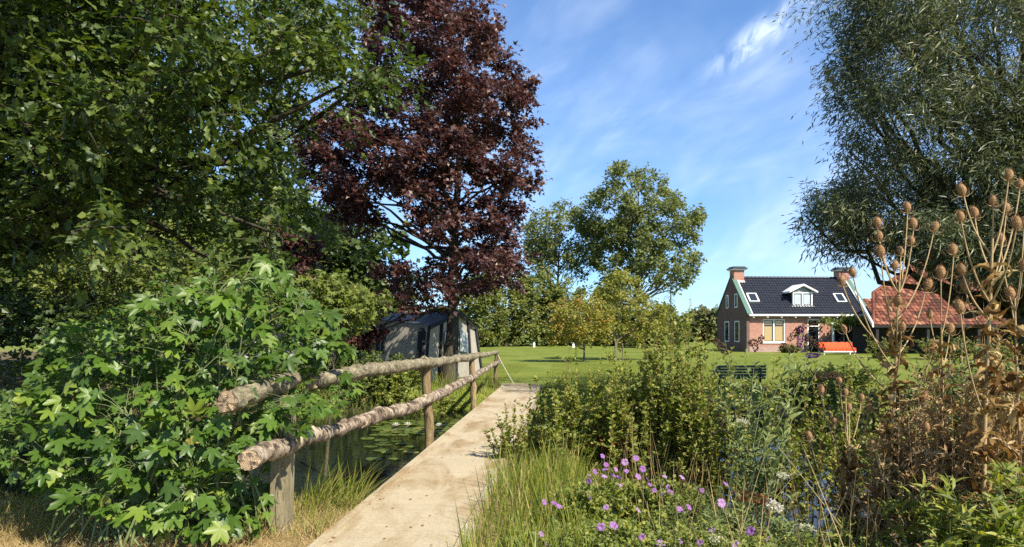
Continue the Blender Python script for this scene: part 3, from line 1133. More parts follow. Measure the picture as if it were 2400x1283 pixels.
# slim conifer sapling in front of the ash
b = P(1571, 0, 55); b[2] = -.05
zs = np.linspace(.6, 6.2, 26)
cl = np.array([(b[0] + math.cos(k * 2.4) * .55 * (1 - k / 27), 55 + math.sin(k * 2.4) * .55 * (1 - k / 27), zs[k], .12 + .38 * (1 - k / 26)) for k in range(26)])
make_tree('conifer_sapling', 'slim dark pointed conifer standing before the far wood', 'tree', b, (b[0], 55, 6.6), cl, 10, 9, .11, T_NARROW, M['dark_leaf'], M['bark'], .06, limbs=26, twig_r=.008, flat=.3, up=0, droop=.1)

# red maple
poly = [(880, -60), (870, 60), (868, 150), (840, 235), (760, 268), (702, 300), (715, 345), (735, 390), (705, 425), (760, 460), (800, 505), (850, 540), (930, 548), (1005, 530), (1012, 590), (985, 612), (880, 630),
        (860, 690), (930, 725), (1000, 735), (1090, 735), (1180, 660), (1208, 615), (1195, 590), (1225, 560), (1232, 520), (1205, 490), (1238, 470), (1225, 440), (1262, 435), (1258, 390), (1225, 345),
        (1243, 275), (1215, 225), (1240, 200), (1205, 120), (1165, 130), (1158, 60), (1130, 20), (1100, -60)]
holes = [[(935, 545), (1010, 530), (1025, 580), (1015, 610), (945, 595)], [(1060, 545), (1110, 535), (1100, 560), (1065, 585)], [(1195, 455), (1240, 440), (1240, 465), (1200, 475)],
         [(850, 560), (900, 560), (890, 600), (850, 600)], [(1120, 150), (1165, 135), (1150, 185), (1125, 180)], [(930, 285), (975, 280), (990, 300), (945, 312)]]
cl = sample_clumps(poly, 350, 21.8, 3.3, .30, .66, holes, G(100))
cl = cl[(cl[:, 2] > 4.2) | (G(103).uniform(size=len(cl)) < .7)]
cl2 = np.concatenate([sample_clumps([(650, 560), (720, 545), (735, 610), (700, 650), (665, 640)], 10, 21, .6, .25, .4, [], G(101)),
                      sample_clumps([(790, 745), (880, 735), (870, 800), (800, 810)], 12, 20.8, .5, .22, .36, [], G(102))])
cl = np.concatenate([cl, cl2])
mb = np.array([-2.0, 21.8, 0])
make_tree('red_maple', 'tall dark red-leaved maple beside the tent', 'tree', mb, (-1.75, 21.9, 11.8), cl, 12, 14, .158, T_TRI, M['red_leaf'], M['bark'], .20, limbs=70, twig_r=.008, flat=.32, up=.08, droop=.18, start=.2, wander=.5, rise=(.1, .45), limb_k=.035)

# near oak, crown reaching over the camera's left
poly = [(-160, -120), (820, -120), (800, 20), (855, 90), (860, 150), (925, 190), (900, 215), (800, 215), (720, 235), (665, 300), (640, 330), (690, 400), (760, 450), (790, 500), (740, 560),
        (650, 560), (610, 620), (520, 590), (430, 560), (330, 560), (250, 520), (120, 560), (-160, 640)]
LEFT_HOLES = [[(500, 320), (595, 295), (590, 385), (515, 400)], [(690, 225), (775, 220), (770, 290), (700, 295)], [(170, 135), (235, 135), (235, 185), (180, 190)], [(395, 300), (450, 290), (455, 335), (400, 345)],
              [(640, 370), (690, 360), (695, 400), (650, 410)], [(470, 20), (500, 15), (505, 50), (475, 55)], [(735, 585), (860, 570), (860, 665), (740, 665)]]
holes = LEFT_HOLES
a = sample_clumps(poly, 300, 8.0, 3.4, .26, .52, holes, G(110))
a = a[(a[:, 0] / a[:, 1] < (520 - 1200) / FPX) | (G(113).uniform(size=len(a)) < .62)]
gg = G(111)
ov = np.stack([gg.uniform(-9.5, -1.6, 60), gg.uniform(2.0, 9, 60), np.zeros(60), gg.uniform(.6, 1.0, 60)], -1)  # unseen overhead clumps, added so the left trees fall in shade
ov[:, 2] = CAM_H + .48 * ov[:, 1] + gg.uniform(1.3, 4.5, 60)
cl = np.concatenate([a, ov[:30]])
oak = make_tree('oak_tree', 'large near oak with dark lobed leaves overhanging the pond at left', 'tree', (-8.6, 9.2, 0), (-7.2, 8.2, 10.5), cl, 12, 14, .096, T_OAK, M['oak_leaf'], M['bark'], .42,
          limbs=80, limb_k=.03, twig_r=.008, flat=.55, up=.1, droop=.28, start=.25, wander=1.0, face=.5, rise=(.1, .5))

# added oak boughs above the frame, unseen, to shade the left trees
gg = G(112)
n = 900
ox, oy, oz = gg.uniform(-8.5, .6, n), gg.uniform(-1.5, 7.5, n), gg.uniform(6.3, 11.5, n)
ok = (ox < .68 * (oz - 1) - 6.3) & (oz > CAM_H + .48 * np.maximum(oy, 0) + 1.4) & (oz < 12 - .05 * (ox + 6) ** 2)
oc = np.stack([ox, oy, oz], -1)[ok][:150]
m = 130
pos = np.repeat(oc, m, 0) + nrmz(gg.normal(size=(len(oc) * m, 3))) * (gg.uniform(0, 1, (len(oc) * m, 1)) ** .5) * np.array([.95, .95, .6])
v, f, r = leaves(T_WIDE, pos, unit(len(pos), gg), unit(len(pos), gg) * .6 + (0, 0, .7), gg.uniform(.13, .2, len(pos)), gg.uniform(0, 1, len(pos)))
mesh_np('shade_crown', v, f, M['oak_leaf'], oak, r)
st = np.repeat(np.array([[-7.4, 8.4, 6.5]]), 40, 0) + gg.normal(0, .3, (40, 3))
en = oc[:40]
v, f = tubes(bez(st, (st + en) / 2 + (0, 0, .6), en, 8), np.linspace(.09, .015, 8)[None], 6)
mesh_np('shade_limbs', v, f, M['bark'], oak, smooth=True)

# trees behind on the far left bank
poly = [(560, -80), (880, -80), (865, 60), (840, 150), (790, 240), (745, 300), (720, 380), (760, 450), (800, 510), (850, 560), (920, 600), (940, 640), (860, 660), (740, 640), (620, 600), (540, 520),
        (520, 380), (500, 200)]
holes = LEFT_HOLES
cl = sample_clumps(poly, 150, 27, 2.8, .45, .85, holes, G(120))
b = P(600, 0, 27); b[2] = 0
make_tree('robinia_tree', 'airy pale green tree between the oak and the red maple', 'tree', b, P(650, 60, 27), cl, 10, 9, .17, T_SIMPLE, M['pale_leaf'], M['bark_pale'], .3, limbs=80, twig_r=.014, droop=.35)
poly = [(-140, 60), (100, -40), (420, -60), (560, 60), (560, 300), (500, 420), (560, 540), (620, 640), (560, 760), (100, 800), (-140, 800)]
cl = sample_clumps(poly, 240, 22, 3.0, .55, .95, LEFT_HOLES, G(121))
pxs = 1200 + cl[:, 0] / cl[:, 1] * FPX
pys = HOR - (cl[:, 2] - CAM_H) / cl[:, 1] * FPX
cl = cl[~((pxs > 400) & (pys < 480)) | (G(123).uniform(size=len(cl)) < .3)]
b = P(300, 0, 22.5); b[2] = 0
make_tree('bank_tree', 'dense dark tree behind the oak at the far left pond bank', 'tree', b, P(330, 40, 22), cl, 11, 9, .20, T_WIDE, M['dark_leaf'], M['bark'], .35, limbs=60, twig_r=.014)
poly = [(110, 700), (130, 600), (180, 530), (260, 500), (350, 520), (470, 560), (560, 600), (640, 640), (700, 690), (690, 770), (560, 800), (300, 780), (150, 770)]
cl = sample_clumps(poly, 120, 15.0, 1.6, .32, .6, [], G(122))
b = P(400, 0, 21); b[2] = -.05
make_tree('bank_tree', 'lower mid-green leafy tree above the sycamore bush at the pond edge', 'tree', b, P(400, 620, 16), cl, 10, 9, .115, T_SIMPLE, M['pale_leaf'], M['bark'], .14, limbs=40, twig_r=.01)
for i, (x, y, h, w, lab) in enumerate([(-22, 34, 9, 5, 'dark screen tree farthest left beyond the pond'), (-15, 37, 10, 5, 'dark screen tree behind the dense bank tree'),
                                       (-9.5, 38, 8, 4, 'dark screen tree behind the caravan'), (-28, 28, 11, 5.5, 'broad dark tree at the left end of the pond')]):
    gg = G(130 + i)
    n = 120
    u = unit(n, gg) * (gg.uniform(0, 1, n) ** .4)[:, None]
    cl = np.stack([x + u[:, 0] * w, y + u[:, 1] * w * .6, h * .5 + u[:, 2] * h * .5 + .3, gg.uniform(.8, 1.4, n)], -1)
    make_tree('screen_tree', lab, 'tree', (x, y, 0), (x, y, h * .9), cl, 10, 8, .40, T_WIDE, M['dark_leaf'], M['bark'], .3, twigs=False, limbs=20)

# willow on the right
poly = [(2040, -120), (2000, 30), (2010, 70), (1955, 175), (1980, 230), (1965, 290), (1960, 340), (1990, 380), (2010, 410), (1920, 435), (1885, 505), (1920, 535), (1960, 545), (1990, 570),
        (2060, 580), (2120, 555), (2200, 590), (2300, 610), (2560, 630), (2700, 500), (2700, -120)]
holes = [[(2080, 440), (2105, 435), (2110, 455), (2085, 462)], [(2360, 300), (2400, 290), (2400, 330), (2365, 330)]]
cl = sample_clumps(poly, 420, 13.5, 2.6, .28, .58, holes, G(140))
cl = np.concatenate([cl, sample_clumps([(1915, 470), (1975, 390), (2130, 400), (2280, 480), (2440, 480), (2440, 640), (2300, 640), (2210, 620), (2120, 600), (2000, 575), (1940, 550)], 100, 14.0, 1.8, .28, .5, [], G(142))])
gg = G(141)
extra = np.stack([gg.uniform(6.0, 14, 50), gg.uniform(10.5, 18, 50), gg.uniform(8.5, 12, 50), gg.uniform(.6, 1.0, 50)], -1)
cl = np.concatenate([cl, extra])
make_tree('willow_tree', 'big grey-green willow overhanging the barn at right', 'tree', (11.9, 15.6, 0), (10.4, 14.6, 9.5), cl, 14, 17, .145, T_NARROW, M['willow_leaf'], M['bark'], .34,
          limbs=90, twig_r=.006, limb_k=.035, flat=.6, up=.05, droop=.34, start=.2, wander=1.2, spread=.7, bias=(-.10, -.05, 0))


# ------------------------------------------------------------------ house
def S_box(S, a, b):
    a, b = np.array(a, float), np.array(b, float)
    S.box((a + b) / 2, np.abs(b - a))


def hpart(root, name, mat, boxes=(), prisms=(), parent=None, smooth=False):
    S = Soup()
    for a, b in boxes:
        S_box(S, a, b)
    for poly, ax, a, b in prisms:
        S.prism(poly, ax, a, b)
    o = S.build(name, mat, None, smooth)
    o.parent = parent or root
    return o


def wall_holes(u0, u1, z0, z1, holes, v0, v1):
    us = sorted({u0, u1, *[h[0] for h in holes], *[h[1] for h in holes]})
    zs = sorted({z0, z1, *[h[2] for h in holes], *[h[3] for h in holes]})
    out = []
    for i in range(len(us) - 1):
        for j in range(len(zs) - 1):
            cu, cz = (us[i] + us[i + 1]) / 2, (zs[j] + zs[j + 1]) / 2
            if any(h[0] < cu < h[1] and h[2] < cz < h[3] for h in holes):
                continue
            out.append(((us[i], v0, zs[j]), (us[i + 1], v1, zs[j + 1])))
    return out


def tile_field(S, o, u, up, nrm, W, Lh, tw, tl, clip=None, g=None):
    """overlapping S-shaped pantiles on a slope; o origin, u along the eave, up along the slope"""
    g = g or rng
    o, u, up, nrm = (np.array(x, float) for x in (o, u, up, nrm))
    nu, nv = int(W / tw), int(Lh / tl)
    prof = [(0, .0), (.22, .045), (.48, .035), (.72, .0), (1.03, .008)]
    for j in range(nv):
        for i in range(nu):
            cu, cv = (i + .5) * tw, (j + .5) * tl
            if clip is not None and not clip(cu, cv):
                continue
            jit = g.normal(0, .004)
            lo, hi = [], []
            for a, h in prof:
                lo.append(o + u * (i + a) * tw + up * (j * tl - .03) + nrm * (h + .035 + jit))
                hi.append(o + u * (i + a) * tw + up * ((j + 1) * tl) + nrm * (h + .0 + jit))
            lip = [p - nrm * .032 for p in lo]
            v = np.array(lo + hi + lip)
            n = len(prof)
            f = []
            for k in range(n - 1):
                f.append([k, k + 1, n + k + 1, n + k])
                f.append([2 * n + k, 2 * n + k + 1, k + 1, k])
            S.add(v, f, np.full(len(v), g.uniform(0, 1)))


HX, HY, HL, HD = 19.5, 58.0, 10.6, 6.4
hrz = math.atan2(.0754, .9971)
house = empty('farmhouse', (HX, HY, 0), hrz, label='small pink-brick farmhouse with black tiled roof and dormer', cat='house')
fholes = [(1.45, 3.35, .78, 2.72), (5.3, 6.4, 0, 2.75), (7.6, 9.4, .78, 2.72)]
hpart(house, 'front_wall', M['brick'], wall_holes(.25, HL - .25, .42, 3.12, fholes, 0, .3))
hpart(house, 'plinth', M['plinth'], [((.25, -.03, -.2), (5.3, .3, .42)), ((6.4, -.03, -.2), (HL - .25, .3, .42))])
hpart(house, 'rear_wall', M['brick'], [((.25, HD - .3, -.2), (HL - .25, HD, 3.1))])
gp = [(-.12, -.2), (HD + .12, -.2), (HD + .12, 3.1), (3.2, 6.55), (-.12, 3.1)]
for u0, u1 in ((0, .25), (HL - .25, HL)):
    gw = hpart(house, 'gable_wall', M['brick_shaded'], prisms=[(gp, 0, u0, u1)])
hpart(house, 'interior_screen', M['dark_in'], [((.3, .8, -.1), (HL - .3, .9, 3.0))])


def window(root, u0, u1, z0, z1, mullions, transom, v0=.10, pane='clear_glass', fr=.09, parent=None):
    bs = [((u0, v0 - .08, z0), (u0 + fr, v0 + .08, z1)), ((u1 - fr, v0 - .08, z0), (u1, v0 + .08, z1)),
          ((u0 + fr, v0 - .08, z1 - fr), (u1 - fr, v0 + .08, z1)), ((u0 + fr, v0 - .08, z0), (u1 - fr, v0 + .08, z0 + fr))]
    for m in mullions:
        bs.append(((m - .06, v0 - .06, z0 + fr), (m + .06, v0 + .06, z1 - fr)))
    w = hpart(root, 'window', M['white'], bs, parent=parent)
    xs = [u0 + fr] + [m for m in mullions] + [u1 - fr]
    for a, b in zip(xs[:-1], xs[1:]):
        a2 = a + (.06 if a in mullions else 0)
        b2 = b - (.06 if b in mullions else 0)
        zz = [z0 + fr] + ([transom] if transom else []) + [z1 - fr]
        for c, d in zip(zz[:-1], zz[1:]):
            hpart(root, 'pane', M[pane], [((a2 + .06, v0 - .005, c + .05), (b2 - .06, v0 + .005, d - .05))], parent=w)
        sash = [((a2, v0 - .03, z0 + fr), (a2 + .06, v0 + .03, z1 - fr)), ((b2 - .06, v0 - .03, z0 + fr), (b2, v0 + .03, z1 - fr))]
        for c in zz[1:-1]:
            sash.append(((a2 + .06, v0 - .03, c - .05), (b2 - .06, v0 + .03, c + .05)))
        hpart(root, 'sash', M['canvas_strap'], sash, parent=w)
    return w


window(house, 1.45, 3.35, .78, 2.72, [2.4], 2.2, pane='pane_blind')
hpart(house, 'window_sill', M['white'], [((1.38, -.08, .70), (3.42, .1, .78))])
window(house, 7.6, 9.4, .78, 2.72, [8.5], 2.2, pane='pane')
dr = hpart(house, 'door', M['white'], [((5.3, .05, 0), (5.42, .2, 2.75)), ((6.28, .05, 0), (6.4, .2, 2.75)), ((5.42, .05, 2.63), (6.28, .2, 2.75)), ((5.42, .05, 2.1), (6.28, .2, 2.18))])
hpart(house, 'door_leaf', M['dark_in'], [((5.42, .12, .02), (6.28, .16, 2.1))], parent=dr)
hpart(house, 'pane', M['pane'], [((5.42, .12, 2.18), (6.28, .14, 2.63))], parent=dr)
# windows of the shaded gable
for v0, v1, z0, z1 in ((1.75, 2.35, 3.75, 4.95), (3.75, 4.3, 3.75, 4.95), (1.35, 2.35, .8, 2.6), (3.6, 4.6, .8, 2.6)):
    w = hpart(house, 'gable_window', M['white'], [((-.05, v0, z0), (.01, v0 + .08, z1)), ((-.05, v1 - .08, z0), (.01, v1, z1)), ((-.05, v0 + .08, z1 - .08), (.01, v1 - .08, z1)), ((-.05, v0 + .08, z0), (.01, v1 - .08, z0 + .08))])
    hpart(house, 'pane', M['pane'], [((-.025, v0 + .08, z0 + .08), (-.012, v1 - .08, z1 - .08))], parent=w)
# roof
ev, ez, rv, rz = -.28, 3.06, 3.2, 6.42
slope = math.hypot(rv - ev, rz - ez)
upv = np.array([0, (rv - ev) / slope, (rz - ez) / slope])
nv_ = np.array([0, -upv[2], upv[1]])
roof = hpart(house, 'roof', M['dark_cap'], prisms=[([(ev, ez - .02), (rv, rz - .02), (2 * rv - ev, ez - .02), (2 * rv - ev, ez - .1), (rv, rz - .14), (ev, ez - .1)], 0, .27, HL - .27)])
S = Soup()
dorm = (4.25, 6.05)
tile_field(S, (.34, ev - .03, ez), (1, 0, 0), upv, nv_, HL - .66, slope, .245, .315, g=G(5),
           clip=lambda u, v: not (4.4 < u + .34 < 5.9 and 1.25 < v < 2.6))
o = S.build('roof_tiles', M['black_tile'], None)
o.parent = house
tag(o, kind='stuff')
S = Soup()
for k in range(28):
    u = .5 + k * .345
    v, f = tubes([[(u, rv, rz + .02), (u + .17, rv, rz + .03), (u + .36, rv, rz + .045)]], np.array([[.10, .105, .115]]), 8)
    S.add(v, f)
o = S.build('ridge_tiles', M['black_tile'], None, True)
o.parent = house
tag(o, kind='stuff')
for u0, su in ((-.06, 1), (HL - .34, -1)):
    for side in (1, -1):
        pol = [(ev - .12, ez + .05), (rv, rz + .16), (rv, rz + .26), (ev - .12, ez + .15)]
        if side < 0:
            pol = [(2 * rv - a, b) for a, b in pol]
        hpart(house, 'verge_board', M['green_paint'], prisms=[(pol, 0, u0 + .0, u0 + .40)])
        pol2 = [(a, b - .03) for a, b in pol]
        a0 = u0 + .405 if su > 0 else u0 - .085
        hpart(house, 'verge_trim', M['white'], prisms=[(pol2, 0, a0, a0 + .08)])
gut = hpart(house, 'gutter', M['white'], [((.1, -.48, 2.98), (HL - .02, -.30, 3.13))])
for k in range(9):
    hpart(house, 'bracket', M['white'], [((.45 + k * 1.2, -.40, 2.84), (.55 + k * 1.2, -.02, 2.975))], parent=gut)
for cu in (.52, HL - .52):
    ch = hpart(house, 'chimney', M['brick'], [((cu - .46, 2.72, 6.0), (cu + .46, 3.68, 7.06))])
    hpart(house, 'chimney_band', M['white'], [((cu - .62, 2.56, 7.06), (cu + .62, 3.84, 7.17))], parent=ch)
    hpart(house, 'chimney_cap', M['dark_cap'], [((cu - .54, 2.64, 7.28), (cu + .54, 3.76, 7.37))], prisms=[([(cu - .72, 7.17), (cu + .72, 7.17), (cu + .58, 7.28), (cu - .58, 7.28)], 1, 2.46, 3.94)], parent=ch)
    hpart(house, 'flashing', M['white'], [((cu - .5, 2.66, 5.92), (cu + .5, 2.71, 6.12))], parent=ch)


# skylights lying in the slope
def slope_pt(u, s, h):
    return np.array([u, ev, ez]) + upv * s + nv_ * h


slrot = np.stack([np.array([1, 0, 0]), upv, nv_], 1)
for u in (1.05, 8.75):
    S = Soup()
    for du, ds, w, l in ((0, .50, .88, .07), (0, -.50, .88, .07), (.38, 0, .12, .93), (-.38, 0, .12, .93)):
        S.box(slope_pt(u + du, 2.05 + ds, .12), (w, l, .14), slrot)
    sk = S.build('skylight', M['white'], None)
    sk.parent = house
    S = Soup()
    S.box(slope_pt(u, 2.05, .135), (.64, .93, .02), slrot)
    pn = S.build('pane', M['pane'], None)
    pn.parent = sk
# dormer
dz0, dz1, dapex, dv = 3.95, 5.02, 5.58, .62
du0, du1 = 4.30, 6.02
dorm = hpart(house, 'dormer', M['canvas_strap'], [((du0 + .06, dv + .12, dz0), (du1 - .06, 2.3, dz1))])
hpart(house, 'dormer_front', M['grey_boards'], prisms=[([(du0, dz1 - .05), (du1, dz1 - .05), ((du0 + du1) / 2, dapex - .02)], 1, dv + .04, dv + .12)], parent=dorm)
window(house, du0, du1, dz0 - .1, dz1, [(du0 + du1) / 2], None, v0=dv, pane='pane_pale', fr=.1, parent=dorm)
hpart(house, 'dormer_sill', M['white'], [((du0 - .12, dv - .2, dz0 - .2), (du1 + .12, dv + .1, dz0 - .1))], parent=dorm)
dm = (du0 + du1) / 2
drf = [(du0 - .38, dz1 - .06), (dm, dapex), (du1 + .38, dz1 - .06), (du1 + .38, dz1 + .08), (dm, dapex + .16), (du0 - .38, dz1 + .08)]
S = Soup()
for sgn in (-1, 1):
    e = dm + sgn * (du1 - dm + .38)
    q = [(e, dz1 - .06), (dm, dapex), (dm, dapex + .14), (e, dz1 + .08)]
    S.prism(q, 1, dv - .3, 3.0)
o = S.build('dormer_roof', M['white'], None)
o.parent = dorm

# climber over a pergola in front of the house, right half
perg = empty('pergola', (HX + 8.6, HY - 1.4, 0), hrz, label='white garden pergola at the farmhouse facade carrying a vine', cat='pergola')
for (a, b) in ((-2.1, 0), (1.9, 0)):
    hpart(perg, 'post', M['white'], [((a - .05, b - .05, -.1), (a + .05, b + .05, 2.3))])
hpart(perg, 'beam', M['white'], [((-2.3, -.05, 2.3), (2.1, .05, 2.42))])
gg = G(150)
n = 70
cl = np.stack([HX + 8.6 + gg.uniform(-2.4, 2.2, n), HY - 1.2 + gg.uniform(-.7, .9, n), 2.35 + gg.normal(0, .25, n), gg.uniform(.2, .4, n)], -1)
make_tree('vine', 'green leafy vine sprawling over the white pergola', 'climbing plant', (HX + 6.7, HY - 1.0, 0), (HX + 8.0, HY - 1.1, 2.3), cl, 8, 8, .17, T_WIDE, M['pale_leaf'], M['twig'], .05, limbs=12, twig_r=.008)

# orange covered bench
bc = P(1961, 0, 51.5)
bench = empty('garden_bench', (bc[0], 51.5, 0), R(3), label='long garden bench under a bright orange cover in front of the house', cat='bench')
nb = 26
u = np.linspace(-1.25, 1.25, nb)
prof = [(-.46, .22), (-.47, .44), (-.30, .50), (.10, .52), (.18, .86), (.30, .88), (.34, .30)]
v = []
for i, x in enumerate(u):
    for k, (yy, zz) in enumerate(prof):
        v.append((x + .02 * math.sin(i * 1.9 + k), yy + .03 * math.sin(i * 2.3 + k * .7) * (1 if zz < .48 else .35), zz + .018 * math.sin(i * 1.3 + k * 2)))
f = []
npf = len(prof)
for i in range(nb - 1):
    for k in range(npf - 1):
        f.append((i * npf + k, (i + 1) * npf + k, (i + 1) * npf + k + 1, i * npf + k + 1))
f.append(tuple(range(npf)))
f.append(tuple((nb - 1) * npf + k for k in reversed(range(npf))))
me = mesh_np('cover', v, f, M['orange'], None)
me.parent = bench
for x in (-1.15, 1.15):
    for y in (-.38, .26):
        hpart(bench, 'leg', M['white'], [((x - .035, y - .035, -.05), (x + .035, y + .035, .45))])
hpart(bench, 'rail', M['white'], [((-1.2, -.50, .16), (1.2, -.45, .24))])

# dark green slatted bench on the far bank, seen from behind
sb_ = empty('slatted_bench', (6.72, 20.4, -.02), R(4), label='dark green slatted bench on the far bank before the farmhouse lawn', cat='bench')
for k in range(5):
    hpart(sb_, 'back_slat', M['bench_green'], [((-.76, -.02 + k * .022, .66 - k * .085 - .07), (.76, .015 + k * .022, .66 - k * .085))])
for k in range(4):
    hpart(sb_, 'seat_slat', M['bench_green'], [((-.74, .16 + k * .11, .29), (.74, .25 + k * .11, .325))])
for x in (-.62, .62):
    hpart(sb_, 'leg', M['bench_green'], [((x - .03, .10, -.05), (x + .03, .16, .64))])
    hpart(sb_, 'leg', M['bench_green'], [((x - .03, .54, -.05), (x + .03, .60, .46))])
    hpart(sb_, 'armrest', M['bench_green'], [((x - .04, .16, .46), (x + .04, .62, .50))])
    hpart(sb_, 'seat_rail', M['bench_green'], [((x - .025, .16, .23), (x + .025, .54, .289))])

# ------------------------------------------------------------------ barn with red pantiles
barn = empty('barn', (27.0, 52.0, 0), label='big barn with weathered red pantile roof behind the willow', cat='barn')
bs_ = .95
ul = math.hypot(1, bs_)
bup = np.array([0, 1 / ul, bs_ / ul])
bn = np.array([0, -bs_ / ul, 1 / ul])
vl = [(0, 0), (1.3, 2.6), (12.5, 8.8), (24, 8.8), (27, 0)]
S = Soup()
tile_field(S, (0, 0, 2.2), (1, 0, 0), bup, bn, 27, 8.8 * ul, .30, .36, g=G(9),
           clip=lambda u_, s_: in_poly(np.array([u_]), np.array([s_ / ul]), vl)[0])
o = S.build('roof_tiles', M['red_tile'], None)
o.parent = barn
tag(o, kind='stuff')
S = Soup()
v3 = [(x, y, 2.15 + y * bs_) for x, y in vl]
back = [(7.8, 14, 3.0), (12.5, 8.9, 10.5), (24, 8.9, 10.5), (27, 17, 2.2)]
vv = np.array(v3 + back + [(3.8, 6.5, 4.6), (5.2, 9, 2.2)])
S.add(vv, [[0, 1, 2], [0, 2, 3], [0, 3, 4]])
S.add(vv, [[1, 9, 2], [1, 10, 9], [9, 5, 2], [2, 5, 8], [2, 8, 3], [3, 8, 4]])
o = S.build('roof_deck', M['red_tile'], None)
o.parent = barn
S = Soup()
for a, b in (((0, 0, 2.2), (1.3, 2.6, 4.67)), ((1.3, 2.6, 4.67), (12.5, 8.8, 10.56))):
    a, b = np.array(a), np.array(b)
    v, f = tubes([[a + (0, 0, .06), (a + b) / 2 + (0, 0, .06), b + (0, 0, .06)]], np.full((1, 3), .11), 6)
    S.add(v, f)
o = S.build('hip_ridge', M['red_tile'], None, True)
o.parent = barn
vt = hpart(barn, 'verge_board', M['white'], prisms=[([(-.1, 2.0), (2.6, 4.58), (2.6, 4.85), (-.1, 2.3)], 0, -.14, -.02)])
hpart(barn, 'eave_beam', M['dark_boards'], [((0, -.12, 1.98), (27, .05, 2.16))])
for k in range(8):
    hpart(barn, 'post', M['dark_boards'], [((.2 + k * 3.8, .0, -.1), (.4 + k * 3.8, .2, 1.98))])


for k in range(27):
    S = Soup()
    S.box((k + .5, 3.2 + .01 * (k % 3), 1.0), (.985, .06, 2.2))
    o = S.build('plank', M['dark_boards'], None)
    o.parent = barn
shed = empty('outbuilding', (31.4, 66.0, 0), label='orange-tiled outbuilding roof seen between farmhouse and barn', cat='outbuilding')
hpart(shed, 'wall', M['brick'], [((0, 1.8, -.1), (8, 5.2, 3.0))])
S = Soup()
us = math.hypot(1, 1)
tile_field(S, (-.4, 1.4, 2.7), (1, 0, 0), (0, .707, .707), (0, -.707, .707), 8.6, 3.3, .30, .36, g=G(10))
S.add(np.array([(-.4, 1.4, 2.66), (8.2, 1.4, 2.66), (8.2, 3.75, 5.0), (-.4, 3.75, 5.0), (8.2, 6.1, 2.66), (-.4, 6.1, 2.66)]), [[0, 1, 2, 3], [3, 2, 4, 5]])
o = S.build('roof_tiles', M['red_tile'], None)
o.parent = shed
tag(o, kind='stuff')

# ------------------------------------------------------------------ tent awning and caravan
FL, FA, FR = P(1003, 761, 22.5), P(1070, 732, 24.7), P(1113, 768, 27.0)
RB, EB = P(918, 733, 26.0), P(880, 749, 23.4)
EB2 = FR + (EB - FL) * np.array([1, 1, 0]) + (0, 0, .1)
FLb, FRb, EBb = FL * [1, 1, 0], FR * [1, 1, 0], EB * [1, 1, 0]
FLb += (-.12, -.25, -.02)
FRb += (.25, .1, -.02)
tent = empty('tent_awning', (FL[0], FL[1], 0), label='grey canvas tent awning with dark roof beyond the bridge rail', cat='tent')


def quadpart(name, mat, quads_, parent=tent, thick=None):
    S = Soup()
    for q in quads_:
        q = np.array(q, float)
        n = 8
        # slightly sagging cloth patch
        if len(q) == 4:
            s, t = np.meshgrid(np.linspace(0, 1, n), np.linspace(0, 1, n))
            p = ((1 - s) * (1 - t))[..., None] * q[0] + (s * (1 - t))[..., None] * q[1] + (s * t)[..., None] * q[2] + ((1 - s) * t)[..., None] * q[3]
            nr = nrmz(np.cross(q[1] - q[0], q[3] - q[0]))
            sag = .035 * np.sin(s * np.pi * 3.2 + t) * np.sin(t * np.pi) + .012 * np.sin(s * 23 + t * 7)
            p = p + nr * sag[..., None]
            ii = np.arange(n * n).reshape(n, n)
            S.add(p.reshape(-1, 3), np.stack([ii[:-1, :-1], ii[:-1, 1:], ii[1:, 1:], ii[1:, :-1]], -1).reshape(-1, 4))
        else:
            S.add(q, [[0, 1, 2]])
    return S.build(name, mat, tent if parent is tent else None, True)


quadpart('roof', M['canvas_dark'], [[EB + (0, -.1, .0), FL + (.1, -.12, -.02), FA + (.15, 0, .04), RB], [FA + (.15, 0, .04), FR + (.12, .1, 0), EB2, RB]])
quadpart('roof_valance', M['canvas_strap'], [[FL + (.1, -.12, -.16), FL + (.1, -.12, -.02), FA + (.15, 0, .04), FA + (.15, 0, -.12)],
                                             [FA + (.15, 0, -.12), FA + (.15, 0, .04), FR + (.12, .1, 0), FR + (.12, .1, -.14)]])
quadpart('side_wall', M['canvas'], [[EBb, FLb, FL, EB]])
quadpart('rear_wall', M['canvas'], [[FRb, FRb + (EB - FL) * np.array([1, 1, 0]), EB2, FR]])
# front gable face in four cloth panels with dark seams
top = lambda t: (FL + (FA - FL) * t * 2 if t < .5 else FA + (FR - FA) * (t - .5) * 2)
bot = lambda t: FLb + (FRb - FLb) * t
for t0, t1, mt in ((0, .22, 'canvas'), (.22, .5, 'canvas'), (.5, .78, 'canvas'), (.78, 1, 'canvas')):
    quadpart('front_panel', M[mt], [[bot(t0), bot(t1), top(t1) - (0, 0, .02), top(t0) - (0, 0, .02)]])
for t0 in (.004, .22, .5, .78, .996):
    a, b = bot(t0) + (.05, -.03, 0), top(t0) + (.05, -.03, -.04)
    v, f = tubes([[a, (a + b) / 2, b]], np.full((1, 3), .045), 6)
    mesh_np('seam_strap', v, f, M['canvas_strap'], tent, smooth=True)


def patch(A, B, C_, D, n, off):
    q = [A, B, C_, D]
    return [np.array(x) + off for x in q]


def sidept(s, z):
    b = EBb + (FLb - EBb) * s
    t = EB + (FL - EB) * s
    return b + (t - b) * z


quadpart('side_window', M['canvas_strap'], [[sidept(.02, .45) + (0, -.06, 0), sidept(.2, .45) + (0, -.06, 0), sidept(.2, .86) + (0, -.06, 0), sidept(.02, .86) + (0, -.06, 0)]])
quadpart('side_window', M['canvas_strap'], [[sidept(.84, .1) + (0, -.06, 0), sidept(.96, .1) + (0, -.06, 0), sidept(.97, .93) + (0, -.06, 0), sidept(.84, .93) + (0, -.06, 0)]])


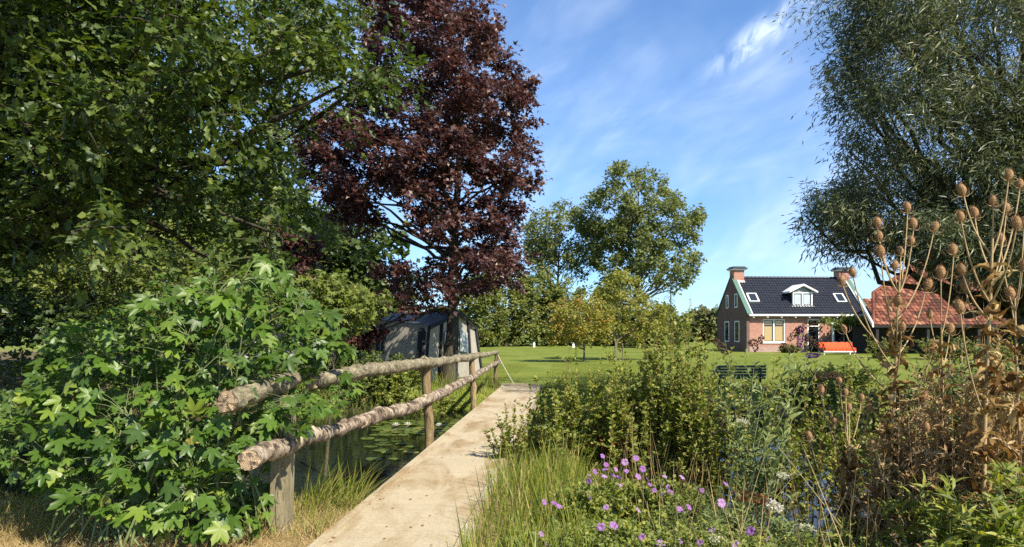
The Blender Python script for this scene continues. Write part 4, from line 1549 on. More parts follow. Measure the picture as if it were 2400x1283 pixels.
def frontpt(t, z):
    return bot(t) + (top(t) - bot(t)) * z


quadpart('front_window', M['pane_pale'], [[frontpt(.26, .42) + (.07, -.02, 0), frontpt(.46, .42) + (.07, -.02, 0), frontpt(.46, .76) + (.07, -.02, 0), frontpt(.26, .76) + (.07, -.02, 0)]])
quadpart('front_window', M['pane_pale'], [[frontpt(.54, .42) + (.07, -.02, 0), frontpt(.74, .42) + (.07, -.02, 0), frontpt(.74, .76) + (.07, -.02, 0), frontpt(.54, .76) + (.07, -.02, 0)]])

cv = empty('caravan', (-7.6, 25.2, 0), R(-6), label='cream touring caravan half hidden behind leaves at the tent', cat='caravan')
pf = [(-2.5, .55), (2.45, .55), (2.6, 1.2), (2.35, 2.1), (1.9, 2.5), (-1.9, 2.5), (-2.35, 2.2), (-2.55, 1.2)]
hpart(cv, 'body', M['cream'], prisms=[(pf, 1, -1.05, 1.05)])
for a, b in ((-1.9, -.7), (-.3, .9), (1.3, 2.1)):
    w = hpart(cv, 'window', M['canvas_strap'], [((a, -1.08, 1.35), (b, -1.05, 2.0))])
    hpart(cv, 'pane', M['pane'], [((a + .06, -1.10, 1.41), (b - .06, -1.083, 1.94))], parent=w)
S = Soup()
v, f = tubes([[(0.2, -1.0, .33), (0.2, -.95, .33), (.2, -.8, .33)]], np.array([[.33, .34, .33]]), 18)
S.add(v, f)
S.add(np.vstack([v[:18], [[.2, -1.0, .33]]]), [[18, i, (i + 1) % 18] for i in range(18)])
o = S.build('wheel', M['canvas_strap'], None, True)
o.parent = cv

# white marker posts at the hedge foot
for i, (px, lab) in enumerate([(1117, 'small white marker post at the hedge foot nearest the tent'), (1252, 'small white marker post at the middle of the hedge foot'), (1344, 'small white marker post left of the orange-tinted rowan')]):
    p = P(px, 0, 79 - i * 2)
    S = Soup()
    S.box((p[0], p[1], .2), (.22, .22, .5))
    S.prism([(p[0] - .11, .45), (p[0] + .11, .45), (p[0], .56)], 1, p[1] - .11, p[1] + .11)
    o = S.build('marker_post', M['white'])
    tag(o, lab, 'marker post', 'white marker posts along the hedge')


# ------------------------------------------------------------------ shrubs and herbs
def herb(name, label, cat, bases, tips, nl, t0, leaf, T, mat, stem_mat, stem_r=.006, group=None, sag=.08, pair=True, leaf_taper=.45, g=None, low=None, low_mat=None,
         loc=None, branch=0, branch_len=.25, out=.9, upn=.6):
    """stems from bases to tips with leaves along them; low = share of the stem below t0 that carries dead leaves"""
    g = g or rng
    bases, tips = np.asarray(bases, float), np.asarray(tips, float)
    root = empty(name, loc if loc is not None else bases.mean(0), label=label, cat=cat, group=group)
    n = len(bases)
    ctl = bases * .5 + tips * .5 + g.normal(0, sag, (n, 3)) * np.array([1, 1, .3])
    if branch:
        tb = g.uniform(max(t0 * .8, .25), .95, (n, branch))[..., None]
        sp = (1 - tb) ** 2 * bases[:, None] + 2 * tb * (1 - tb) * ctl[:, None] + tb * tb * tips[:, None]
        dirb = nrmz(np.stack([g.normal(0, 1, (n, branch)), g.normal(0, 1, (n, branch)), g.uniform(.3, 1.1, (n, branch))], -1))
        ep = sp + dirb * branch_len * g.uniform(.5, 1.2, (n, branch))[..., None]
        b2, t2 = sp.reshape(-1, 3), ep.reshape(-1, 3)
        c2 = b2 * .5 + t2 * .5 + g.normal(0, sag * .3, b2.shape)
    K = 6
    S = Soup()
    v, f = tubes(bez(bases, ctl, tips, K), np.linspace(1, .3, K)[None] * stem_r, 4)
    S.add(v, f)
    if branch:
        v, f = tubes(bez(b2, c2, t2, 3), np.linspace(.6, .25, 3)[None] * stem_r, 3)
        S.add(v, f)
    S.build('stem', stem_mat, root, True)

    def along(b, c, t, nl, lo, hi, scale):
        m = len(b)
        tt = g.uniform(lo, hi, (m, nl))
        q = tt[..., None]
        pos = (1 - q) ** 2 * b[:, None] + 2 * q * (1 - q) * c[:, None] + q * q * t[:, None]
        ax = nrmz(t - b)[:, None]
        a = g.uniform(0, 6.283, (m, nl))
        side = np.stack([np.cos(a), np.sin(a), g.normal(.25, .35, (m, nl))], -1)
        d = nrmz(side * out + ax * g.uniform(.1, .8, (m, nl))[..., None])
        nn = nrmz(np.array([.30, -.38, upn]) + ax * .2 + g.normal(0, .33, (m, nl, 3)))
        sz = leaf * scale * (1 - leaf_taper * (tt - lo) / max(.01, hi - lo)) * g.uniform(.7, 1.25, (m, nl))
        return pos.reshape(-1, 3), d.reshape(-1, 3), nn.reshape(-1, 3), sz.ravel()

    A = [along(bases, ctl, tips, nl, t0, 1.0, 1.0)]
    if branch:
        A.append(along(b2, c2, t2, max(4, nl // 3), .1, 1.0, .8))
    pos, d, nn, sz = (np.concatenate(x) for x in zip(*A))
    rnd = np.clip(g.beta(2, 2.2, len(pos)), 0, 1)
    v, f, r = leaves(T, pos, d, nn, sz, rnd)
    o = mesh_np('foliage', v, f, mat, root, r)
    tag(o, kind='stuff')
    if low:
        pos, d, nn, sz = along(bases, ctl, tips, low, .08, t0 + .12, .9)
        d[:, 2] -= 1.0
        v, f, r = leaves(T, pos, d, nn + g.normal(0, .6, nn.shape), sz * .8, g.uniform(0, 1, len(pos)))
        o = mesh_np('withered_leaves', v, f, low_mat or M['rust_leaf'], root, r)
        tag(o, kind='stuff')
    return root


def fan(cx, cy, n, br, tr_, hmin, hmax, g, lean=(0, 0), zoff=0):
    a = g.uniform(0, 6.283, n)
    q = np.sqrt(g.uniform(0, 1, n))
    bx, by = cx + np.cos(a) * q * br, cy + np.sin(a) * q * br
    bz = ground_z(bx, by) - .03 + zoff
    h = g.uniform(hmin, hmax, n) * (1 - .35 * q ** 2)
    tx, ty = cx + np.cos(a) * q * tr_ + lean[0] + g.normal(0, .06, n), cy + np.sin(a) * q * tr_ + lean[1] + g.normal(0, .06, n)
    return np.stack([bx, by, bz], -1), np.stack([tx, ty, bz + h], -1)


# willowherb stands at the near right bank: (px centre, Y, top py, base spread, top spread, stems, label)
wh = [(1272, 9.0, 880, .12, .26, 16, 'low willowherb right at the bridge edge'),
      (1360, 8.9, 848, .18, .40, 26, 'pale willowherb between the lone rusty stem and the low green one'),
      (1545, 8.9, 765, .30, .55, 46, 'leafy willowherb at the centre of the tall clump'),
      (1312, 8.6, 848, .12, .36, 22, 'lone rusty-stemmed willowherb nearest the footbridge'),
      (1410, 9.0, 852, .28, .50, 34, 'low green willowherb between the lone rusty stem and the big clump'),
      (1490, 8.5, 808, .34, .62, 56, 'bushy willowherb with rusty lower stems above the pink flowers'),
      (1595, 8.6, 738, .36, .66, 70, 'tallest willowherb clump in front of the farmhouse gable'),
      (1672, 8.2, 800, .22, .42, 30, 'yellowing willowherb at the right edge of the tall clump')]
for i, (px, Y, top, br, ts, n, lab) in enumerate(wh):
    gg = G(200 + i)
    cx = (px - 1200) / FPX * Y
    H = CAM_H + (HOR - top) / FPX * Y - float(ground_z(np.array([cx]), np.array([Y]))[0])
    b, t = fan(cx, Y, int(n * 1.05), br, ts, H * .55, H * 1.15, gg)
    herb('willowherb', lab, 'willowherb', b, t, 58, .46, .08, T_LANCE if False else T_SIMPLE, M['herb_leaf'], M['red_stem'], .005, 'willowherb along the near right bank', g=gg, low=34, branch=5, branch_len=.2)

# sapling on the right edge of the bridge deck
gg = G(220)
pb = np.array([-.02, 8.75, -.35])
tips = np.array([P(px, py, 8.6 + gg.uniform(-.15, .15)) for px, py in [(1150, 1005), (1165, 970), (1185, 945), (1205, 960), (1225, 985), (1245, 965), (1195, 1000), (1135, 1010), (1215, 1015), (1175, 990)]])
herb('shrub_sapling', 'small bright leafy sapling leaning over the right edge of the bridge', 'sapling', np.repeat(pb[None], 10, 0) + gg.normal(0, .015, (10, 3)), tips, 40, .5, .07, T_SIMPLE, M['herb_leaf'], M['red_stem'], .007, g=gg, sag=.02, branch=5, branch_len=.11)

# far left bank leafy growth and reeds
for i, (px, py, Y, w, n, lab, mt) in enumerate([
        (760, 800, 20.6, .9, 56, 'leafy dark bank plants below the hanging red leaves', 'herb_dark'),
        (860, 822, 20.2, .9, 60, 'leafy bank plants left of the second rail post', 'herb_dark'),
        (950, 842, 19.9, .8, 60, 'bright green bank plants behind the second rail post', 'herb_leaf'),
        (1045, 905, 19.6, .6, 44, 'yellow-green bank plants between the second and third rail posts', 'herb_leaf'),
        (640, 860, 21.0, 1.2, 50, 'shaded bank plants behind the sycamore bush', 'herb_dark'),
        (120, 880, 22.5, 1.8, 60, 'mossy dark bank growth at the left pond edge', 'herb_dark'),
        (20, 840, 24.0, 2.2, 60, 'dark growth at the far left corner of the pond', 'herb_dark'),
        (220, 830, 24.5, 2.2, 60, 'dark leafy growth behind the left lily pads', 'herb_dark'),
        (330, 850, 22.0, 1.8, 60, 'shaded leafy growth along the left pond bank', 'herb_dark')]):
    gg = G(230 + i)
    cx = (px - 1200) / FPX * Y
    H = max(.5, CAM_H + (HOR - py) / FPX * Y + .3)
    b, t = fan(cx, Y, n, w * .9, w, H * .6, H * 1.05, gg)
    herb('bank_plant', lab, 'plant', b, t, 34, .12, .14, T_SIMPLE, M[mt], M['green_stem'], .006, 'plants on the far pond bank', g=gg, branch=4, branch_len=.22)

# shrubs on the right: far bank bushes, dark mass behind teasels
sh = [(1905, 872, 17.6, .8, 'herb_leaf', 'sunlit waterside bush at the mouth of the ditch'),
      (1960, 852, 18.9, 1.1, 'herb_leaf', 'sunlit bush below the orange bench'),
      (2065, 800, 14.3, .9, 'dark_leaf', 'dark bush behind the nearer teasel stem'),
      (2175, 745, 14.0, 1.0, 'dark_leaf', 'tall dark bush in front of the barn wall'),
      (2290, 760, 13.6, 1.0, 'dark_leaf', 'dark shrub behind the tallest teasel'),
      (2390, 740, 13.2, 1.1, 'dark_leaf', 'dark shrub at the right edge below the willow'),
      (2140, 900, 12.2, .8, 'herb_dark', 'low dark waterside shrub between the teasel stems')]
for i, (px, top, Y, w, mt, lab) in enumerate(sh):
    gg = G(250 + i)
    cx = (px - 1200) / FPX * Y
    H = CAM_H + (HOR - top) / FPX * Y + .1
    b, t = fan(cx, Y, 60, w * .5, w * 1.1, H * .45, H * 1.02, gg)
    herb('bank_shrub', lab, 'shrub', b, t, 40, .15, .10, T_SIMPLE, M[mt], M['twig'], .008, 'shrubs on the right pond bank', g=gg, branch=6, branch_len=.35)

for i, (px, top, Y, w, n, mt, lab) in enumerate([
        (1775, 800, 7.7, .48, 34, 'herb_leaf', 'leafy stems rising from the water edge right of the butterfly bush'),
        (1900, 788, 7.6, .50, 38, 'herb_leaf', 'green leafy stems behind the short teasel'),
        (2030, 780, 7.5, .50, 38, 'herb_leaf', 'yellowish leafy stems left of the nearer teasel stem'),
        (2160, 770, 7.4, .52, 42, 'herb_leaf', 'dense leafy stems between the two tall teasels'),
        (2270, 760, 7.2, .52, 42, 'herb_dark', 'dense leafy stems left of the tallest teasel'),
        (2395, 735, 7.0, .55, 46, 'herb_leaf', 'dense leafy stems at the right edge behind the tallest teasel')]):
    gg = G(290 + i)
    cx = (px - 1200) / FPX * Y
    H = CAM_H + (HOR - top) / FPX * Y - float(ground_z(np.array([cx]), np.array([Y]))[0])
    b, t = fan(cx, Y, n, w * .6, w * 1.2, H * .6, H * 1.02, gg)
    herb('waterside_herb', lab, 'wild plant', b, t, 34, .55 if px < 2100 else .38, .075, T_SIMPLE, M[mt], M['red_stem'], .005, 'leafy stems along the right water edge', g=gg, branch=5, branch_len=.22, low=5 if px < 2100 else 14, low_mat=M['dead_leaf'])

# garden shrubs near the house and barn
for i, (px, py, Y, w, lab) in enumerate([(2080, 790, 44, 1.6, 'green garden shrub in front of the barn corner'), (2210, 780, 42, 1.8, 'wide garden shrub before the barn eave'), (2340, 790, 40, 1.8, 'garden shrub before the barn at the right edge'),
                                         (1850, 812, 55.5, .7, 'low flowering plant at the foot of the farmhouse wall')]):
    gg = G(270 + i)
    cx = (px - 1200) / FPX * Y
    H = CAM_H + (HOR - py) / FPX * Y
    b, t = fan(cx, Y, 40, w * .5, w, H * .5, H * 1.05, gg)
    herb('garden_shrub', lab, 'shrub', b, t, 30, .1, .20, T_WIDE, M['hedge_leaf'], M['twig'], .015, 'garden shrubs by the buildings', g=gg, branch=4, branch_len=.5)

# ------------------------------------------------------------------ sycamore bush at left with individual leaves
gg = G(300)
syc = empty('sycamore_bush', (-2.75, 5.3, 0), label='big sycamore bush with broad bright green leaves left of the footbridge', cat='bush')
syc_poly = [(-60, 960), (60, 900), (100, 800), (150, 755), (250, 740), (320, 690), (370, 650), (450, 625), (540, 640), (600, 592), (660, 600), (690, 660), (740, 700), (800, 740), (830, 830), (860, 900),
            (800, 960), (700, 1000), (640, 1060), (640, 1230), (560, 1265), (400, 1250), (250, 1210), (130, 1170), (20, 1110), (-60, 1080)]
leafpos = []
while len(leafpos) < 1750:
    px, py = gg.uniform(-60, 870), gg.uniform(590, 1270)
    if not in_poly(np.array([px]), np.array([py]), syc_poly)[0]:
        continue
    if 640 < px < 700 and py > 1060:
        continue
    # rounded front: nearer in the middle and low, farther at the top
    Y = 5.35 + .55 * ((px - 380) / 480) ** 2 - .35 * (py - 900) / 360 + gg.uniform(0, 1) ** 1.3 * 1.15 - .35
    if px > 520:
        Y = max(Y, 5.35 + (px - 520) / 330 * 1.2)
        if gg.uniform() < .35:
            Y -= .45
    # keep clear of the rail logs
    p = P(px, py, Y)
    if px > 500:
        ly_top = np.interp(px, [530, 688, 870], [944, 893, 868])
        ly_low = np.interp(px, [585, 670, 850], [1078, 1042, 985])
        if (abs(py - ly_top) < 40 or (abs(py - ly_low) < 42 and px > 560)) and gg.uniform() < .82:
            continue
    if p[2] < .05:
        continue
    leafpos.append((*p, px, py))
for _ in range(30):                      # sprays hanging over the head of the near post
    px, py = gg.uniform(615, 745), gg.uniform(925, 1015)
    leafpos.append((*P(px, py, gg.uniform(5.25, 5.5)), px, py))
LP = np.array(leafpos)
# stems: from the ground fan out to every group of leaves
nst = 70
ang = gg.uniform(0, 6.283, nst)
sb = np.stack([-2.75 + np.cos(ang) * gg.uniform(.1, 1.0, nst), 5.45 + np.sin(ang) * .35, np.full(nst, -.05)], -1)
pick = gg.permutation(len(LP))[:nst]
st_t = LP[gg.permutation(len(LP))[:nst], :3] + (0, .1, .02)
ctl = sb * .45 + st_t * .55
ctl[:, 2] += .15
spaths = bez(sb, ctl, st_t, 14)
S = Soup()
v, f = tubes(spaths, np.linspace(.011, .004, 14)[None], 6)
S.add(v, f)
allp = spaths.reshape(-1, 3)
pet_a, pet_c = [], []
for q in LP[:, :3]:
    d = np.linalg.norm((allp - q) * (1, 1, 1.0), axis=1) + np.maximum(0, allp[:, 2] - q[2]) * .8
    pet_a.append(allp[np.argmin(d)])
pet_a = np.array(pet_a)
LPos = LP[:, :3]
S.build('stem', M['green_stem'], syc, True)
S = Soup()
v, f = tubes(bez(pet_a, (pet_a + LPos) / 2 + (0, 0, .06), LPos, 5), np.linspace(.0024, .0014, 5)[None], 4)
S.add(v, f)
o = S.build('petioles', M['green_stem'], syc, True)
tag(o, kind='stuff')
outd = LPos - pet_a
outd[:, 2] *= .4
outd = nrmz(outd + gg.normal(0, .35, outd.shape) + np.array([0, -.55, -.25]))
nrm_l = nrmz(np.array([.18, -.42, .75]) + gg.normal(0, .30, outd.shape))
sizes = gg.uniform(.085, .20, len(LP)) * np.where(gg.uniform(size=len(LP)) < .25, .65, 1.0)
V, F = T_SYCAMORE
variants = []
for k in range(5):
    vv = V.copy()
    vv[1:, :2] *= gg.uniform(.9, 1.1, (len(V) - 1, 1))
    vv[:, 2] += .10 * np.abs(vv[:, 0]) * (1 if k % 2 else -.6) + .05 * np.sin(vv[:, 1] * 6 + k)
    me = bpy.data.meshes.new('leaf')
    me.from_pydata([tuple(x) for x in vv], [], [tuple(x) for x in F])
    me.materials.append(M['syc_leaf'])
    me.polygons.foreach_set('use_smooth', np.ones(len(me.polygons), dtype=bool))
    variants.append(me)
order = np.argsort(LPos[:, 1] - sizes * 3.0)
from mathutils import Matrix
basev = np.array(syc.location)
for i in order[:300]:
    y = outd[i]
    x = nrmz(np.cross(y, nrm_l[i]))
    z = np.cross(x, y)
    ob = bpy.data.objects.new('leaf', variants[int(gg.integers(5))])
    COL.objects.link(ob)
    ob.parent = syc
    s = sizes[i]
    p = LPos[i] - basev
    ob.matrix_basis = Matrix(((x[0] * s, y[0] * s, z[0] * s, p[0]), (x[1] * s, y[1] * s, z[1] * s, p[1]), (x[2] * s, y[2] * s, z[2] * s, p[2]), (0, 0, 0, 1)))
rest = order[300:]
v, f, r = leaves(T_SYCAMORE, LPos[rest], outd[rest], nrm_l[rest], sizes[rest], gg.uniform(0, 1, len(rest)))
o = mesh_np('rear_leaves', v, f, M['syc_mass'], syc, r, smooth=True)
tag(o, kind='stuff')

# taller sycamore sapling between bush and tent
poly = [(690, 770), (700, 690), (745, 650), (800, 665), (850, 670), (900, 690), (890, 740), (820, 770), (760, 800)]
cl = sample_clumps(poly, 34, 11.5, .7, .16, .30, [], G(310))
b = P(760, 0, 10.8); b[2] = -.75
make_tree('young_maple', 'pale green young maple in front of the caravan', 'tree', b, P(790, 700, 11.5), cl, 8, 7, .14, T_MAPLE, M['pale_leaf'], M['twig'], .03, limbs=22, twig_r=.006)

# ------------------------------------------------------------------ teasels
def teasel_head_mesh():
    """egg-shaped spiny seed head with long upcurved bracts at its base; unit length 1 along z"""
    S = Soup()
    nr, ns = 11, 12
    for j in range(nr):
        pass
    v, r = [], []
    for j in range(nr):
        t = j / (nr - 1)
        rad = .30 * math.sin(math.pi * (t * .93 + .035)) ** .75
        for k in range(ns):
            a = 6.283 * (k + .5 * (j % 2)) / ns
            v.append((rad * math.cos(a), rad * math.sin(a), t))
    f = []
    for j in range(nr - 1):
        for k in range(ns):
            f.append([j * ns + k, j * ns + (k + 1) % ns, (j + 1) * ns + (k + 1) % ns, (j + 1) * ns + k])
    S.add(v, f)
    v = np.array(v)
    c = np.array([0, 0, .45])
    g_ = G(1)
    for p in v[ns:]:
        o = nrmz((p - c) * (1, 1, .6) + (0, 0, .25))
        s = nrmz(np.cross(o, (.3, .2, 1)))
        S.add([p - s * .025, p + s * .025, p + o * g_.uniform(.14, .28)], [[0, 1, 2]])
    return S


thead = teasel_head_mesh().build('seed_head', M['teasel'], None)
thead_me = thead.data
bpy.data.objects.remove(thead)
S = Soup()
for k in range(7):
    a = 6.283 * k / 7 + .3
    d = np.array([math.cos(a), math.sin(a), 0])
    L = .75 + .35 * math.sin(k * 2.1)
    v, f = tubes(bez([d * .1], [d * L * .9 + (0, 0, -.12)], [d * L + (0, 0, .75 * L)], 6), np.linspace(.03, .006, 6)[None], 3)
    S.add(v, f)
tb = S.build('bracts', M['dry_stem'], None, True)
tbract_me = tb.data
bpy.data.objects.remove(tb)


def dry_leaf_mesh(seed):
    g_ = G(seed)
    n = 8
    v = []
    curl = g_.uniform(.4, 2.4)
    tw = g_.uniform(-2.4, 2.4)
    ph = g_.uniform(0, 6)
    for i in range(n + 1):
        t = i / n
        w = .135 * math.sin(math.pi * min(1, t * .9 + .1)) ** .8 * (1 - .3 * t)
        ang = curl * t * t * 1.5
        y = t * math.cos(ang * .55)
        z = -math.sin(ang * .8) * t * .7
        a = tw * t
        for s, hh in ((-1, .9), (-.5, .25), (0, 0), (.5, .3), (1, 1.0)):
            wx = s * w * (1 + .35 * math.sin(t * 19 + s * 4 + ph)) + g_.normal(0, .014)
            wz = hh * w * (1.3 + .9 * math.sin(t * 15 + s * 3 + ph)) + .03 * math.sin(t * 9 + s * 2 + ph)
            v.append((wx * math.cos(a) - wz * math.sin(a), y, z + wx * math.sin(a) + wz * math.cos(a)))
    f = []
    for i in range(n):
        for k in range(4):
            f.append((i * 5 + k, i * 5 + k + 1, (i + 1) * 5 + k + 1, (i + 1) * 5 + k))
    me = bpy.data.meshes.new('dry_leaf')
    me.from_pydata(v, [], f)
    me.polygons.foreach_set('use_smooth', np.ones(len(f), dtype=bool))
    me.materials.append(M['dead_obj'])
    return me


M['dead_obj'] = leaf_mat('dead_obj', [(0, g(.13, .065, .028)), (.45, g(.30, .175, .075)), (.8, g(.42, .29, .14)), (1, g(.58, .45, .24))], .25, .95, .05, source='obj')
dry_meshes = [dry_leaf_mesh(20 + k) for k in range(10)]


def axes_matrix(p, y, n, s):
    y = nrmz(np.asarray(y, float))
    x = nrmz(np.cross(y, n))
    z = np.cross(x, y)
    return Matrix(((x[0] * s, y[0] * s, z[0] * s, p[0]), (x[1] * s, y[1] * s, z[1] * s, p[1]), (x[2] * s, y[2] * s, z[2] * s, p[2]), (0, 0, 0, 1)))


def teasel(label, stem_px, Y, heads, nleaf, head_len, g, leaf_lo=.15, leaf_hi=.8, leaf_s=.3, stem_r=.016):
    pts = np.array([P(px, py, Y) for px, py in stem_px])
    base = pts[0].copy()
    base[2] = float(ground_z(base[:1], base[1:2])[0])
    root = empty('teasel', base, label=label, cat='teasel', group='dried teasels on the near right bank')
    pts = np.vstack([base - (0, 0, .05), pts])
    d = np.concatenate([[0], np.cumsum(np.linalg.norm(np.diff(pts, axis=0), axis=1))])
    t = np.linspace(0, d[-1], 24)
    path = np.stack([np.interp(t, d, pts[:, i]) for i in range(3)], -1)
    S = Soup()
    v, f = tubes(path[None], np.linspace(stem_r, stem_r * .45, 24)[None], 8)
    S.add(v, f)
    for px, py, dy in heads:
        hp = P(px, py, Y + dy)
        # where the side stem leaves the main stem
        tz = hp[2] - np.linalg.norm(hp[:2] - path[-1, :2]) * 1.3 - g.uniform(.08, .25)
        k = int(np.clip(np.searchsorted(path[:, 2], tz), 5, 22))
        a = path[k]
        hb = hp - np.array([0, 0, head_len * .5])
        c = a * .3 + hb * .7
        c[2] = a[2] + (hb[2] - a[2]) * .35
        v, f = tubes(bez(a, c, hb, 10), np.linspace(stem_r * .36, .004, 10)[None], 6)
        S.add(v, f)
        tilt = nrmz((hb - c) * 1.0 + g.normal(0, .1, 3) * np.linalg.norm(hb - c))
        s = head_len * g.uniform(.85, 1.15)
        zax = tilt
        xax = nrmz(np.cross(zax, (.2, 1, .1)))
        yax = np.cross(zax, xax)
        for nm, me in (('seed_head', thead_me), ('bracts', tbract_me)):
            ob = bpy.data.objects.new(nm, me)
            COL.objects.link(ob)
            ob.parent = root
            p = hb - base
            ob.matrix_basis = Matrix(((xax[0] * s, yax[0] * s, zax[0] * s, p[0]), (xax[1] * s, yax[1] * s, zax[1] * s, p[1]), (xax[2] * s, yax[2] * s, zax[2] * s, p[2]), (0, 0, 0, 1)))
    S.build('stem', M['dry_stem'], root, True)
    for k in range(nleaf):
        tt = leaf_lo + (leaf_hi - leaf_lo) * (k // 2) / max(1, nleaf // 2 - 1)
        q = path[int(tt * 23)]
        a = (k % 2) * math.pi + (k // 2) * 1.3 + g.normal(0, .3)
        dr_ = np.array([math.cos(a), math.sin(a) * .8, g.uniform(-.9, 1.5)])
        ob = bpy.data.objects.new('leaf', dry_meshes[int(g.integers(10))])
        COL.objects.link(ob)
        ob.parent = root
        ob.matrix_basis = axes_matrix(q - base, dr_, np.array([-math.cos(a) * .5, -math.sin(a) * .5, 1]) + g.normal(0, .6, 3), leaf_s * g.uniform(.4, 1.15) * (1.1 - .4 * tt))
    return root


gg = G(401)
hA = [(2057, 523), (2061, 553), (2065, 591), (2127, 486), (2141, 525), (2136, 563), (2111, 587), (2188, 531), (2097, 622), (2000, 637), (1976, 658), (1982, 768), (2102, 704), (2169, 669), (2113, 763), (2160, 930), (2185, 813)]
teasel('tall dried teasel standing before the gap between house and barn', [(2082, 1180), (2090, 1050), (2097, 900), (2103, 780), (2108, 660)], 4.9, [(a, b, gg.uniform(-.25, .25)) for a, b in hA], 96, .080, gg, .06, .92, .20)
hB = [(2259, 445), (2363, 409), (2390, 428), (2328, 468), (2253, 506), (2358, 486), (2381, 524), (2285, 497), (2264, 671), (2251, 720), (2257, 630), (2305, 991)]
teasel('tallest dried teasel with large curled leaves near the right edge', [(2306, 1150), (2308, 1000), (2314, 850), (2320, 740), (2326, 560)], 4.1, [(a, b, gg.uniform(-.25, .25)) for a, b in hB], 104, .077, gg, .08, .95, .21, .016)
hC = [(1969, 892), (1982, 919), (2018, 931), (1990, 955), (2036, 957), (1955, 984), (1924, 915), (1899, 1021)]
teasel('short dried teasel at the water edge with low seed heads', [(1985, 1190), (1992, 1120), (1990, 1040)], 5.4, [(a, b, gg.uniform(-.25, .25)) for a, b in hC], 52, .070, gg, .1, .95, .25, .012)
hE = [(2345, 560), (2395, 620), (2370, 690), (2400, 520)]
teasel('slender dried teasel cut by the right edge of the picture', [(2395, 1200), (2388, 1000), (2382, 820), (2378, 700)], 4.3, [(a, b, gg.uniform(-.2, .2)) for a, b in hE], 60, .08, gg, .1, .95, .26, .012)
hF = [(2205, 640), (2235, 585), (2180, 735), (2225, 770)]
teasel('slender dried teasel midway between the two tall ones', [(2215, 1200), (2212, 1000), (2208, 850), (2206, 760)], 4.8, [(a, b, gg.uniform(-.2, .2)) for a, b in hF], 50, .08, gg, .1, .95, .22, .011)
hD = [(2170, 1000), (2050, 1040), (2350, 900)]
teasel('low broken teasel stem between the two tall teasels', [(2180, 1260), (2195, 1150), (2215, 1060)], 4.6, [(a, b, gg.uniform(-.2, .2)) for a, b in hD], 22, .07, gg, .1, .95, .26, .012)

# ------------------------------------------------------------------ butterfly bush with purple, white and spent spikes
gg = G(420)
tips_px = [(1670, 850), (1700, 800), (1735, 880), (1770, 830), (1800, 860), (1850, 800), (1880, 790), (1910, 800), (1930, 840), (1760, 960), (1720, 1000), (1830, 930), (1870, 900), (1790, 1000), (1850, 1010), (1740, 1080), (1700, 1100), (1810, 1090)]
bt = np.array([P(px, py, 6.3 + gg.uniform(-.4, .4)) for px, py in tips_px])
bbx = 1.95
bb = np.stack([np.full(len(bt), bbx) + gg.normal(0, .18, len(bt)), np.full(len(bt), 5.75) + gg.normal(0, .1, len(bt)), np.full(len(bt), -.08)], -1)
bud = herb('butterfly_bush', 'grey-leaved butterfly bush with purple, white and spent brown flower spikes', 'bush', bb, bt, 26, .2, .16, T_LANCE, M['grey_leaf'], M['green_stem'], .006, g=gg, sag=.12, branch=2, branch_len=.25)


def spike(name, a, c, b, r, mat, parent, n=240, g=None, leaf=.016):
    g = g or rng
    a, c, b = (np.array(x, float) for x in (a, c, b))
    t = g.uniform(0, 1, n)[:, None]
    p = (1 - t) ** 2 * a + 2 * t * (1 - t) * c + t * t * b
    ax = nrmz(b - a)
    d = nrmz(np.cross(g.normal(size=(n, 3)), ax))
    rr = r * (np.sin(np.pi * np.clip(t * .85 + .12, 0, 1)) ** .6)
    pos = p + d * rr * g.uniform(.5, 1, (n, 1))
    v, f, rn = leaves(T_WIDE, pos, d + ax * .4 + g.normal(0, .3, (n, 3)), g.normal(size=(n, 3)), leaf * g.uniform(.7, 1.4, n), g.uniform(0, 1, n))
    o = mesh_np(name, v, f, mat, parent, rn)
    return o


Yb = 6.2
for (a, c, b), r, mt, n in [
        (((1876, 765), (1877, 790), (1872, 815)), .027, 'purple', 520), (((1889, 832), (1905, 836), (1920, 832)), .020, 'purple', 300),
        (((1866, 785), (1875, 766), (1908, 756)), .022, 'spent', 200), (((1845, 800), (1860, 790), (1868, 770)), .022, 'spent', 160), (((1672, 796), (1690, 810), (1704, 832)), .03, 'spent', 260),
        (((1757, 798), (1768, 800), (1772, 822)), .035, 'spent', 200), (((1778, 806), (1784, 795), (1788, 788)), .02, 'spent', 100), (((1830, 808), (1845, 812), (1862, 822)), .022, 'spent', 160),
        (((1894, 785), (1898, 800), (1890, 822)), .03, 'spent', 220), (((1905, 800), (1920, 806), (1930, 822)), .03, 'spent', 200), (((1940, 880), (1960, 876), (1975, 890)), .025, 'spent', 160),
        (((1905, 880), (1925, 875), (1950, 884)), .03, 'spent', 180), (((1700, 1015), (1690, 990), (1688, 970)), .02, 'spent', 120)]:
    nm = 'flower_spike' if mt == 'purple' else 'spent_spike'
    spike(nm, P(*a, Yb), P(*c, Yb), P(*b, Yb), r, M[mt], bud, n, gg, .011 if mt == 'purple' else .014)
spike('flower_spike', P(1732, 1162, 4.9), P(1780, 1165, 4.85), P(1800, 1178, 4.85), .028, M['rust_leaf'], bud, 260, gg, .018)
spike('flower_spike', P(1790, 1176, 4.85), P(1815, 1184, 4.85), P(1832, 1195, 4.85), .026, M['white_petal'], bud, 260, gg, .018)

